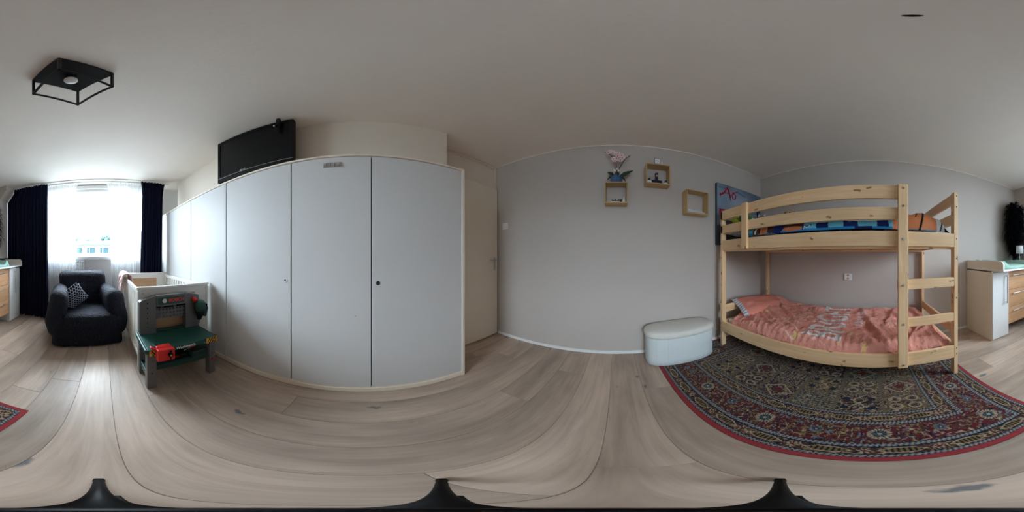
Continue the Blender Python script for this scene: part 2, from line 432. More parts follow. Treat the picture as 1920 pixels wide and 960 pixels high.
# ---------------- window ----------------
wn = bpy.data.objects.new('window_1', None); C.objects.link(wn); wn['kind'] = 'structure'
wn.location = (.25, YS-.05, WZ0); WM['window_1'] = Matrix.Translation(wn.location)
f = nb(); y0, y1 = YS-.10, YS-.04
box(f, WX0, WX1, y0, y1, WZ0-.01, WZ0+.045, .004); box(f, WX0, WX1, y0, y1, WZ1-.06, WZ1, .004)
box(f, WX0, WX0+.05, y0, y1, WZ0, WZ1, .004); box(f, WX1-.05, WX1, y0, y1, WZ0, WZ1, .004)
obj('frame', f, M['white_gloss'], wn)
obj('mullion', box(nb(), .83, .89, y0, y1, WZ0, WZ1, .004), M['white_gloss'], wn)
obj('mullion', box(nb(), -.42, -.36, y0, y1, WZ0, WZ1, .004), M['white_gloss'], wn)
for a, b_ in ((WX0+.05, -.42), (-.36, .83), (.89, WX1-.05)):
    obj('pane', box(nb(), a, b_, YS-.075, YS-.07, WZ0+.04, WZ1-.05), M['glass'], wn)
obj('window_sill', box(nb(), WX0-.1, WX1+.1, -2.68, YS, 1.015, 1.07, .006), M['white_gloss'], wn)
bh = nb()
box(bh, WX0-.02, WX1+.02, -2.70, YS, 2.27, 2.33, .006); box(bh, WX0-.02, WX1+.02, -2.73, YS, 2.215, 2.27, .006)
obj('blind_box', bh, M['white_wall'], wn)

# ---------------- outside ----------------
struct('ground', box(nb(), -40, 40, -90, YS-1.2, -3.0, -2.9), M['pavement'])
hs = thing('row_house', 'white rendered row house across the street with white framed windows and slate roof', 'house', (0, -24, -2.9))
obj('wall', box(nb(), -14, 14, -31, -24, -2.9, 2.62), M['render_white'], hs)
obj('roof', prism(nb(), [(-31.3, 2.6), (-23.6, 2.6), (-23.6, 2.78), (-27, 3.6), (-31.3, 2.78)], 'x', -14.3, 14.3), M['roof_blue'], hs)
for i in range(-5, 7):
    cx_ = .05+i*1.95
    fr = nb(); xa, xb, za, zb = cx_-.72, cx_+.72, 1.12, 2.42
    box(fr, xa, xb, -24.02, -23.9, za, za+.09); box(fr, xa, xb, -24.02, -23.9, zb-.09, zb)
    box(fr, xa, xa+.09, -24.02, -23.9, za, zb); box(fr, xb-.09, xb, -24.02, -23.9, za, zb); box(fr, cx_+.18, cx_+.25, -24.02, -23.9, za, zb)
    wf = obj('window', fr, M['white_gloss'], hs)
    p_ = obj('pane', box(nb(), xa+.05, xb-.05, -24.01, -23.97, za+.05, zb-.05), M['house_glass'], None, local=True)
    p_.data.transform(WM[hs.name].inverted()); p_.parent = wf
    p2 = nb(); box(p2, xa, xb, -24.05, -23.96, -1.9, -.3)
    obj('window', p2, M['house_glass'], hs)
tr_lab = ['tall bushy tree rising behind the left part of the slate roof', 'low round tree behind the middle of the slate roof', 'broad bushy tree behind the right part of the slate roof', 'high tree crown seen above the roof through the window centre']
for i, (tx, ty, tz, r_) in enumerate([(8.2, -36, 4.2, 2.3), (3.2, -35, 3.4, 1.8), (-4.6, -36, 4.0, 2.4), (-.6, -41, 4.8, 2.0)]):
    t_ = thing('tree', tr_lab[i], 'tree', (tx, ty, -2.9), group='trees behind the row house')
    obj('trunk', cyl(nb(), (tx, ty, -2.9), (tx, ty, tz-.5), .22, .12, 8), M['bark'], t_)
    cb = nb(); rr = random.Random(i)
    for q in range(26):
        a = rr.uniform(0, 2*PI); e = rr.uniform(-.6, 1); rad_ = r_*rr.uniform(.3, .8)
        sph(cb, (tx+rad_*math.cos(a), ty+rad_*math.sin(a)*.6, tz+e*r_*.6), rr.uniform(.35, .8), seg=7)
    for v in cb.verts: v.co += mn.noise_vector(v.co*1.7)*.3
    obj('crown', cb, M['foliage'], t_)

# ---------------- door in the west wall ----------------
dr = bpy.data.objects.new('door_1', None); C.objects.link(dr); dr['kind'] = 'structure'
dr.location = (-1.43, 1.15, 0); WM['door_1'] = Matrix.Translation(dr.location)
obj('leaf', box(nb(), -1.445, -1.405, .74, 1.563, .014, 1.982, .003), M['cream_door'], dr)
fr = nb()
box(fr, XW, -1.447, .70, .74, 0, 2.33, .002); box(fr, XW, -1.447, 1.535, 1.578, 0, 2.33, .002)
box(fr, XW, -1.435, 1.545, 1.578, 1.99, 2.34, .003); box(fr, XW, -1.43, .73, 1.578, 2.325, 2.352, .003); box(fr, XW, -1.44, .73, 1.578, 1.985, 2.01, .002)
obj('frame', fr, M['cream'], dr)
obj('transom_panel', box(nb(), XW, -1.45, .74, 1.54, 2.0, 2.33), M['cream'], dr)
hp = obj('handle_plate', box(nb(), -1.405, -1.400, 1.495, 1.525, .90, 1.06, .003), M['chrome'], dr)
hl = nb(); cyl(hl, (-1.40, 1.51, 1.03), (-1.36, 1.51, 1.03), .008); cyl(hl, (-1.362, 1.518, 1.03), (-1.362, 1.40, 1.03), .008)
cyl(hl, (-1.401, 1.51, .955), (-1.396, 1.51, .955), .009)
h2 = obj('lever', hl, M['chrome'], None, local=True); h2.data.transform(WM['door_1'].inverted()); h2.parent = hp

# ---------------- built-in wardrobe ----------------
WXF = -.981
wd = thing('wardrobe', 'long built-in wardrobe with plain pale grey doors along the whole wall', 'wardrobe', (-1.2, -.96, 0))
car = nb()
box(car, XW+.002, -1.005, .702, .727, .0, 1.781, .002)   # end panel
obj('side_panel', car, M['cream_door'], wd)
obj('front_post', box(nb(), -1.01, WXF+.006, .702, .727, .0, 1.785, .003), M['cream_door'], wd)
obj('top_panel', box(nb(), XW+.002, WXF+.004, YS+.02, .727, 1.772, 1.789, .002), M['cream_door'], wd)
obj('plinth', box(nb(), -1.03, WXF+.004, YS+.02, .727, .002, .048, .003), M['cream_door'], wd)
obj('bottom_rail', box(nb(), -1.0, WXF-.004, YS+.02, .702, .048, .062, .002), M['cream_door'], wd)
obj('interior', box(nb(), -1.012, -1.006, YS+.02, .70, .05, 1.77), M['black_gap'], wd)
obj('filler_strip', box(nb(), -1.01, WXF+.003, -1.081, -1.062, .05, 1.772, .002), M['wardrobe'], wd)
segs = [(YS+.025, -2.330), (-2.326, -1.678), (-1.672, -1.083), (-1.058, -.449), (-.441, .063), (.070, .700)]
doors = []
for a, b_ in segs:
    doors.append(obj('door', box(nb(), -1.003, WXF, a, b_, .064, 1.768, .002, 1), M['wardrobe'], wd))
def subpart(name, bm, mat, par, label=None):
    o = obj(name, bm, mat, None, local=True); o.data.transform(WM[par.name].inverted()); o.parent = par; WM[o.name] = WM[par.name]
    if label: o['label'] = label
    return o
k1 = nb(); lathe(k1, [(.0075, 0), (.014, 0), (.014, .003), (.0075, .003), (.0075, 0)], seg=20)
k1.transform(Matrix.Translation((WXF, -.488, .917)) @ Matrix.Rotation(R(90), 4, 'Y'))
subpart('keyhole_ring', k1, M['white_plastic'], doors[3], 'white ring round the empty knob hole')
subpart('keyhole', cyl(nb(), (WXF-.001, -.488, .917), (WXF+.0012, -.488, .917), .0075), M['black_gap'], doors[3])
subpart('keyhole', cyl(nb(), (WXF-.001, .106, .914), (WXF+.0012, .106, .914), .013), M['black_gap'], doors[5], 'bare black knob hole without ring')
ch = nb(); ch.faces.new([ch.verts.new((WXF+.0006, y_, z_)) for y_, z_ in ((-.306, .742), (-.302, .740), (-.292, .765), (-.288, .777), (-.294, .771), (-.301, .752))])
subpart('chipped_patch', ch, M['cream'], doors[4], 'small tan scuff in the laminate')
subpart('scuff', cyl(nb(), (WXF-.001, -.03, .70), (WXF+.0006, -.03, .70), .003), M['oak_x'], doors[4], 'tiny dark speck')
hg = nb()
for i in range(56):
    z_ = .10+i*.029; box(hg, WXF-.002, WXF+.0035, .7005, .7045, z_, z_+.020, .001, 1)
obj('piano_hinge', hg, M['white_gloss'], wd)
# hook plate on the door
hk = thing('hook_plate', 'small brushed metal hook plate at the top of a wardrobe door', 'hooks', (WXF, -.172, 1.68))
obj('plate', box(nb(), WXF, WXF+.004, -.229, -.117, 1.684, 1.722, .0015), M['chrome'], hk)
for i in range(4):
    y_ = -.21+i*.026; b2 = nb()
    box(b2, WXF+.003, WXF+.012, y_-.005, y_+.005, 1.694, 1.718, .002); box(b2, WXF+.010, WXF+.02, y_-.004, y_+.004, 1.688, 1.70, .002)
    obj('hook', b2, M['chrome'], hk)

# ---------------- television on top of the wardrobe ----------------
tv = thing('television', 'black flat screen television tilted on top of the wardrobe under the ceiling', 'television', (-1.012, -.815, 1.789), R(3.2))
tvm = WM[tv.name]
def tvp(name, bm, mat, **k): return obj(name, bm, mat, tv, local=True, **k)
b2 = nb(); Wt, Z0t, Z1t = .367, .022, .545
box(b2, -.05, .0, -Wt, Wt, Z0t, Z1t, .008)
tvp('casing', b2, M['black_plastic'])
b2 = nb()
box(b2, 0, .009, -Wt, Wt, Z1t-.030, Z1t, .004); box(b2, 0, .009, -Wt, Wt, Z0t, Z0t+.062, .004)
box(b2, 0, .009, -Wt, -Wt+.032, Z0t, Z1t, .004); box(b2, 0, .009, Wt-.032, Wt, Z0t, Z1t, .004)
bz = tvp('bezel', b2, M['black_plastic'])
tvp('screen', box(nb(), -.001, .003, -Wt+.03, Wt-.03, Z0t+.06, Z1t-.028), M['screen'])
tvp('trim_line', box(nb(), .008, .0105, -Wt+.005, Wt-.005, Z0t+.040, Z0t+.0425), M['chrome'])
st = nb(); box(st, -.09, .0, -.16, .16, 0, .012, .004); box(st, -.05, -.02, -.05, .05, .01, .06, .004)
tvp('stand', st, M['black_plastic'])
me = text_mesh('LG', .024, .0005); me.transform(Matrix.Translation((.0115, -.055, Z0t+.052)) @ Matrix.Rotation(R(90), 4, 'Z') @ Matrix.Rotation(R(90), 4, 'X')); me.materials.clear()
tvp('lettering', me, M['chrome'])
tvp('emblem', sph(nb(), (.0095, -.085, Z0t+.052), .002, .009, .009, 12), M['chrome'])
# cable with plug hanging at the upper right corner of the screen
cb_ = thing('webcam', 'small black camera clipped on the upper right corner of the television', 'camera', (-1.0, -.50, 2.2))
obj('body', box(nb(), -1.035, -1.005, -.565, -.535, 2.24, 2.35, .006), M['black_plastic'], cb_)
l_ = nb(); cyl(l_, (-1.01, -.56, 2.235), (-.985, -.565, 2.225), .014); obj('lens_barrel', l_, M['black_plastic'], cb_)
obj('lens', cyl(nb(), (-.986, -.565, 2.225), (-.982, -.566, 2.223), .006), M['chrome'], cb_)

cb_.location.x += .022

# ---------------- ceiling lamp ----------------
lp = thing('ceiling_lamp', 'black square cage ceiling lamp with a frosted round bulb', 'lamp', (.13, -.619, H), R(44.6))
def lpp(name, bm, mat, **k): return obj(name, bm, mat, lp, local=True, **k)
s = .118; zt = -.002; zb = -.232
lpp('ceiling_plate', box(nb(), -s, s, -s, s, -.028, 0, .002), M['black_metal'])
t_ = .0055
for sx, sy in ((1, 1), (1, -1), (-1, 1), (-1, -1)):
    lpp('upright', box(nb(), sx*s-t_*(sx > 0)*2, sx*s+t_*(sx < 0)*2, sy*s-t_*(sy > 0)*2, sy*s+t_*(sy < 0)*2, zb, -.02, .001, 1), M['black_metal'])
for sg in (1, -1):
    lpp('frame_bar', box(nb(), -s, s, sg*s-(2*t_ if sg > 0 else 0), sg*s+(2*t_ if sg < 0 else 0), zb, zb+2*t_, .001, 1), M['black_metal'])
    lpp('frame_bar', box(nb(), sg*s-(2*t_ if sg > 0 else 0), sg*s+(2*t_ if sg < 0 else 0), -s, s, zb, zb+2*t_, .001, 1), M['black_metal'])
lpp('socket', cyl(nb(), (0, 0, -.07), (0, 0, -.02), .022, .026, 24), M['black_metal'])
b2 = nb(); lathe(b2, [(.012, -.062), (.020, -.072), (.027, -.090), (.029, -.104), (.026, -.118), (.018, -.129), (.007, -.134), (0.0005, -.1345)], seg=28)
lpp('bulb', b2, M['bulb'], smooth=True)

# ---------------- curtains, rails, radiator ----------------
for i, (ry, xa, xb, lab) in enumerate(((-2.50, -1.04, 1.56, 'white ceiling curtain rail nearest the room carrying the navy curtains'), (-2.60, -1.05, 1.56, 'white ceiling curtain rail nearest the window carrying the sheer curtains'))):
    b2 = nb(); box(b2, xa, xb, ry-.011, ry+.011, H-.016, H, .002)
    o = obj('curtain_rail', b2, M['white_gloss']); tag(o, lab, 'curtain rail')
def curtain(name, x0, x1, yc, z0, z1, pl_, amp, mat, seed, x0b=None, x1b=None, nz=26, thick=.002, lab='', grp=None, topx=0.0, xlim=None):
    rr = random.Random(seed); n = pl_*12
    x0b = x0 if x0b is None else x0b; x1b = x1 if x1b is None else x1b
    P3 = np.zeros((n+1, nz+1, 3)); ph = [rr.uniform(-.5, .5) for _ in range(pl_+2)]
    for i in range(n+1):
        u = i/n; kk = u*pl_; wv = kk+ph[int(kk)]*(1-(kk % 1))*.3+ph[int(kk)+1]*(kk % 1)*.3
        for j in range(nz+1):
            v = j/nz; z = z0+(z1-z0)*v
            xa = x0b+(x0-x0b)*v; xb = x1b+(x1-x1b)*v
            e = topx*max(0, (v-.9)/.1)**1.5
            if xlim: xb = min(xb, xlim(z))
            a = amp*(.55+.45*(1-v))*(1+.25*math.sin(wv*1.7+seed))
            P3[i, j] = (xa-e+(xb-xa+2*e)*u+.006*math.sin(wv*4.1+v*3), yc+a*math.sin(wv*2*PI)+.008*math.sin(v*5+wv), z)
    o = obj(name, grid_mesh(name, P3), mat, smooth=True)
    if thick:
        md = o.modifiers.new('t', 'SOLIDIFY'); md.thickness = thick
    tag(o, lab, 'curtain', grp)
    return o
curtain('blackout_curtain', .915, 1.78, -2.50, .02, H-.02, 14, .028, M['navy_curtain'], 1, x0b=.90, x1b=1.695, xlim=lambda z: 1.555+.135*max(0, min(1, (2.255-z)/.155)), lab='wide navy blackout curtain left of the window behind the dresser', nz=60)
curtain('blackout_curtain', -.93, -.585, -2.50, .02, H-.02, 8, .026, M['navy_curtain'], 2, x0b=-.90, x1b=-.55, lab='narrow navy blackout curtain right of the window behind the crib', topx=.03)
curtain('sheer_curtain', .47, 1.03, -2.60, .02, H-.018, 16, .016, M['sheer'], 3, x0b=.46, x1b=1.0, thick=0, lab='white sheer curtain on the left side of the window behind the armchair', topx=.05)
curtain('sheer_curtain', -.60, -.075, -2.60, .02, H-.018, 15, .016, M['sheer'], 4, x0b=-.60, x1b=-.13, thick=0, lab='white sheer curtain on the right side of the window above the crib', topx=.05)
rd = thing('radiator', 'white ribbed panel radiator under the window behind the armchair', 'radiator', (.82, -2.69, .18))
obj('top_grille', box(nb(), .335, 1.35, -2.745, -2.68, .985, 1.008, .004), M['rad'], rd)
obj('back_panel', box(nb(), .34, 1.345, -2.75, -2.72, .18, .985, .004), M['rad'], rd)
for i in range(30):
    x_ = .345+i*.0335
    obj('rib', box(nb(), x_, x_+.022, -2.72, -2.688, .18, .975, .007), M['rad'], rd)
obj('valve', cyl(nb(), (.33, -2.70, .24), (.28, -2.70, .24), .018), M['white_plastic'], rd)

# ---------------- switch and socket ----------------
sw = thing('light_switch', 'white square light switch on the grey wall beside the door', 'light switch', (-1.283, YB, 1.412))
obj('frame', box(nb(), -1.326, -1.24, YB-.008, YB, 1.412, 1.497, .003), M['white_plastic'], sw)
obj('rocker', box(nb(), -1.308, -1.258, YB-.014, YB-.006, 1.428, 1.482, .003), M['white_plastic'], sw)
so = thing('wall_socket', 'white double wall socket above the lower bunk', 'socket', (XC, .296, .79))
obj('plate', box(nb(), XC-.012, XC, .248, .338, .79, .87, .004), M['white_plastic'], so)
for z_ in (.812, .850):
    r_ = nb(); lathe(r_, [(.013, 0), (.016, 0), (.016, .002), (.013, .002), (.013, 0)], seg=20); r_.transform(Matrix.Translation((XC-.012, .293, z_)) @ Matrix.Rotation(R(-90), 4, 'Y'))
    obj('socket_ring', r_, M['white_plastic'], so)
    c_ = nb(); cyl(c_, (XC-.0125, .287, z_), (XC-.0118, .287, z_), .0025); cyl(c_, (XC-.0125, .299, z_), (XC-.0118, .299, z_), .0025)
    cyl(c_, (XC-.0122, .293, z_), (XC-.0118, .293, z_), .0135)
    obj('socket_cup', c_, M['oak_x'], so)
cmk = nb(); cyl(cmk, (.12, -.03, H-.004), (.12, -.03, H), .006, .009, 10)
tag(obj('ceiling_hook', cmk, M['black_metal']), 'small dark fitting on the ceiling straight above the middle of the room', 'ceiling fitting')

# ---------------- rug ----------------
RX0, RX1, RY0, RY1 = .345, 1.90, -.69, 1.555
def paint_rug():
    st = .004
    xs = np.arange(0, RX1-RX0-.056+1e-6, st); ys = np.arange(0, RY1-RY0-.056+1e-6, st)
    nx, ny = len(xs), len(ys); X, Y = np.meshgrid(xs, ys, indexing='ij'); Wd, Ht = xs[-1], ys[-1]
    hx = lambda h: np.array([int(h[i:i+2], 16)/255 for i in (0, 2, 4)])**2.2
    red, navy, cream, blue, brown, gold, teal, pink, dark, plum = map(hx, ('5c2228', '1c2134', 'a89880', '5a6b7c', '4c352a', '776540', '4a6266', '8a625a', '221c20', '44293a'))
    col_ = np.zeros((nx, ny, 3)); rg = np.random.RandomState(5)
    d = np.minimum(np.minimum(X, Wd-X), np.minimum(Y, Ht-Y))          # distance to the edge
    side = (np.minimum(X, Wd-X) < np.minimum(Y, Ht-Y))
    s_ = np.where(side, Y, X); L_ = np.where(side, Ht, Wd)            # run along the border
    fine = rg.rand(nx, ny)
    def nz(sc_, sd): return rng_noise((nx, ny), (int(Wd/sc_), int(Ht/sc_)), sd)
    def floral(base, cols, ths, sd, sc_=.016):
        out = np.ones((nx, ny, 3))*base
        for i, c in enumerate(cols):
            n = nz(sc_, sd+i*7); out[n > ths[i]] = c
        n = nz(.020, sd+91); n2 = nz(.016, sd+92); n3 = nz(.024, sd+93)
        out[(np.abs(n2-.5) < .05)] = dark; out[(np.abs(n3-.45) < .025)] = gold*.9; out[(np.abs(n-.5) < .032)] = cream*.85
        return out
    F_main = floral(red, [brown, blue, plum, gold], [.70, .80, .76, .84], 11)
    F_guard = floral(brown*.7+red*.2, [gold, navy, pink], [.72, .72, .82], 31, .012)
    col_[:] = F_main
    # border bands measured on the photo
    def band(a, b): return (d >= a) & (d < b)
    def chain(a, b, ph=0):
        m = band(a, b); c = (d-(a+b)/2)/((b-a)/2)
        col_[m] = navy
        w_ = np.sin((s_)*2*PI/.017+c*2.2+ph)
        col_[m & (np.abs(c) < .72) & (w_ > -.1)] = cream*.55+blue*.55
        col_[m & (np.abs(c) < .35) & (w_ <= -.55)] = blue
    g1 = band(.022, .076); col_[g1] = F_guard[g1]
    g2 = band(.292, .352); col_[g2] = F_guard[g2]
    def lozenge(c0, per, hl, hw, phase=0.0):
        u = ((s_-L_/2+phase) % per)-per/2; v = d-c0
        a = np.abs(u)/hl+np.abs(v)/hw*.62; inb = (np.abs(v) < hw) & (a < 1)
        col_[inb] = cream; inn = (np.abs(v) < hw*.74) & (a < .86)
        col_[inn] = dark; col_[inn & (np.sin(u*2*PI/.016) > .1)] = gold*.9
        u2 = ((s_-L_/2+phase+per/2) % per)-per/2; rr_ = np.hypot(u2, v)
        col_[(rr_ < hw*.9) & (np.cos(np.arctan2(v, u2)*6) > .1)] = cream*.9; col_[rr_ < hw*.35] = red
    lozenge(.049, .205, .072, .021); lozenge(.322, .17, .062, .022, .05)
    chain(.0, .022); chain(.076, .108, 1); chain(.258, .290, 2); chain(.352, .374, 3)
    # rosettes of the main band
    def rosette(cx_, cy_, r, pc, cc):
        q = np.hypot(X-cx_, Y-cy_); a = np.arctan2(Y-cy_, X-cx_)
        m = q < r*(1+.05*np.cos(a*18)); col_[m] = pc; col_[m & (np.cos(a*18) < -.55) & (q > r*.55)] = dark
        col_[q < r*.62] = navy; col_[(q < r*.58) & (np.cos(a*9+q*90) > 0)] = teal; col_[q < r*.2] = cream
    mid = .183
    ny_ = 9; nx_ = 6
    for side_x in (mid, Wd-mid):
        for i in range(ny_):
            t = mid+(Ht-2*mid)*i/(ny_-1)
            if i % 2 == 0: rosette(side_x, t, .042, cream, blue)
            else: rosette(side_x+.01, t, .026, blue*.8+cream*.2, teal)
    for side_y in (mid, Ht-mid):
        for i in range(1, nx_):
            t = mid+(Wd-2*mid)*i/nx_
            if i % 2 == 0: rosette(t, side_y, .042, cream, blue)
            else: rosette(t, side_y-.01, .026, blue*.8+cream*.2, teal)
    # compartments of the field
    f0 = .374; fld = d >= f0
    fw, fh = Wd-2*f0, Ht-2*f0; ncx, ncy = 4, 6
    cxs, cys = fw/ncx, fh/ncy
    I = np.clip(((X-f0)/cxs).astype(int), 0, ncx-1); J = np.clip(((Y-f0)/cys).astype(int), 0, ncy-1)
    u = (X-f0)/cxs-I-.5; v = (Y-f0)/cys-J-.5
    bases = [gold*.55+brown*.3, plum*.7+navy*.2, gold*.7, dark+navy*.3, pink*.5+brown*.3, navy*.7+brown*.2, teal*.5+brown*.3, gold*.45+dark]
    order = [0, 3, 6, 1, 5, 2, 4, 7, 2, 5, 1, 0, 7, 6, 3, 4, 1, 0, 5, 2, 6, 3, 7, 4]
    for i in range(ncx):
        for j in range(ncy):
            m = fld & (I == i) & (J == j); kk = order[(i*ncy+j) % len(order)]
            T = floral(bases[kk], [gold, plum, cream*.7, blue*.7, red*.7], [.68, .74, .80, .80, .80], 100+kk*13, .011)
            col_[m] = T[m]
            sty = (i*3+j) % 4
            if sty == 0:      # four medallions
                q = np.hypot(np.abs(u)-.2, np.abs(v)-.2); col_[m & (np.abs(q-.13) < .022)] = cream*.8; col_[m & (q < .05)] = plum
            elif sty == 1:    # branching tree
                w1 = np.abs(v-.12*np.sin(u*9)) < .022; w2 = np.abs(np.abs(v)-np.abs(u*.9)) < .02
                col_[m & (w1 | w2)] = cream*.9
                q = np.hypot((np.abs(u)-.25), np.abs(v)-.28); col_[m & (q < .09)] = navy
            elif sty == 2:    # rows of dots
                col_[m & (np.sin(u*2*PI*9) > .25) & (np.sin(v*2*PI*9) > .1)] = cream*.6
            else:             # diamond
                q = np.abs(u)+np.abs(v); col_[m & (np.abs(q-.4) < .03)] = cream*.85; col_[m & (q < .16)] = red
            fr_ = m & ((np.abs(u) > .455) | (np.abs(v) > .455)); col_[fr_] = cream*.5+brown*.2
            col_[fr_ & (np.sin((X+Y)*2*PI/.014) > .2)] = dark
    col_ *= (.78+.42*fine)[..., None]
    P3 = np.zeros((nx, ny, 3)); P3[..., 0] = X; P3[..., 1] = Y
    P3[..., 2] = .0095+.0008*fine
    return P3, np.clip(col_*.92, 0, 1)
rug = thing('rug', 'dark red and navy oriental rug with floral borders under the bunk bed', 'rug', (RX0, RY0, 0))
obj('edge_binding', box(nb(), RX0, RX1, RY0, RY1, .0005, .0088, .004, 2), M['rug_red'], rug)
P3, cc = paint_rug(); P3[..., 0] += RX0+.028; P3[..., 1] += RY0+.028
obj('pile', grid_mesh('pile', P3, cc), M['rug'], rug)
ZR = .0105

# ---------------- bunk bed ----------------
XF = 1.06; YR, YL = -.612, 1.432; PT = .032; XB = 1.915
bed = thing('bunk_bed', 'natural pine wooden bunk bed with guard rails and a ladder standing on the rug', 'bunk bed', (1.49, .41, ZR))
def bp(name, *a, mat='y', bev=.003, label=None):
    return obj(name, box(nb(), *a, bev, 2), M['pine_'+mat], bed, label=label)
for y_ in ((YR, YR+PT), (YL-PT, YL)):
    bp('post', XF, XF+.055, y_[0], y_[1], ZR, 1.582, mat='z')
    bp('post', XB-.055, XB, y_[0], y_[1], ZR, 1.582, mat='z')
yi0, yi1 = YR+PT, YL-PT
# front rails
bp('upper_side_rail', XF, XF+.025, yi0, yi1, 1.146, 1.247)
bp('lower_side_rail', XF, XF+.025, yi0, yi1, .213, .343)
bp('guard_rail', XF, XF+.022, -.228, YL-.002, 1.474, 1.577)
bp('guard_rail', XF, XF+.022, -.228, YL-.002, 1.322, 1.410)
bp('upper_side_rail', XB-.045, XB-.02, yi0, yi1, 1.146, 1.247); bp('lower_side_rail', XB-.045, XB-.02, yi0, yi1, .213, .343)
bp('guard_rail', XB-.03, XB-.01, yi0, yi1, 1.322, 1.410)
# end boards
for y_ in ((YR+.004, YR+.026), (YL-.026, YL-.004)):
    for z0_, z1_ in ((1.488, 1.578), (1.322, 1.41), (1.146, 1.247), (.213, .343), (.44, .53)):
        bp('end_board', XF+.05, XB-.05, y_[0], y_[1], z0_, z1_, mat='x')
# slats and ledges of both bunks
for zz, nm in ((1.146, 'u'), (.225, 'l')):
    bp('slat_ledge', XF+.025, XF+.05, yi0, yi1, zz-.018, zz+.008); bp('slat_ledge', XB-.07, XB-.045, yi0, yi1, zz-.018, zz+.008)
    sb_ = box(nb(), XF+.028, XB-.048, yi0+.02, yi0+.09, zz+.009, zz+.024, .002, 1)
    s0 = obj('slat', sb_, M['pine_x'], bed)
    for i in range(1, 14):
        s1 = s0.copy(); C.objects.link(s1); s1.location.y += i*.1435
# ladder and short outer post
XL = XF-.028
lad = bp('ladder_post', XL, XF-.0005, -.230, -.163, .215, 1.580, mat='z', bev=.004)
bp('short_post', XL, XF-.0005, 1.010, 1.078, 1.146, 1.580, mat='z', bev=.004)
bp('rung', XF+.001, XF+.026, yi0, -.163, .853, .923); bp('rung', XF+.001, XF+.026, yi0, -.163, .573, .643)
bolts = [1.546, 1.402, 1.247, .888, .800, .608, .400, .275]
for z_ in (1.546, 1.415, 1.19, .888, .608, .245):
    b2 = nb(); lathe(b2, [(.0045, 0), (.009, 0), (.0085, .0025), (.0045, .0025), (.0045, .0008), (.0001, .0008)], seg=14)
    b2.transform(Matrix.Translation((XL, -.197, z_)) @ Matrix.Rotation(R(-90), 4, 'Y'))
    obj('bolt', b2, M['chrome'], bed)
for y_ in (YR, YL):
    for z_ in (1.55, 1.46, 1.21, 1.06, .76, .31, .25):
        sg = -1 if y_ < 0 else 1
        obj('bolt', cyl(nb(), (XF+.028, y_+sg*.0005, z_), (XF+.028, y_+sg*.003, z_), .008, .007, 12), M['chrome'], bed)
        obj('bolt', cyl(nb(), (XF+.0005, y_-sg*.012, z_), (XF-.002, y_-sg*.012, z_), .005, .004, 10), M['black_metal'], bed)

# mattresses
for nm, z0_, z1_, lab in (('mattress', .252, .365, 'white mattress of the lower bunk showing at its pillow end'), ('mattress', 1.172, 1.262, 'thin white mattress on the upper bunk')):
    o = obj(nm, box(nb(), XF+.062, XB-.05, yi0+.03, yi1-.012, z0_, z1_, .03, 4), M['mattress'], smooth=True); tag(o, lab, 'mattress')

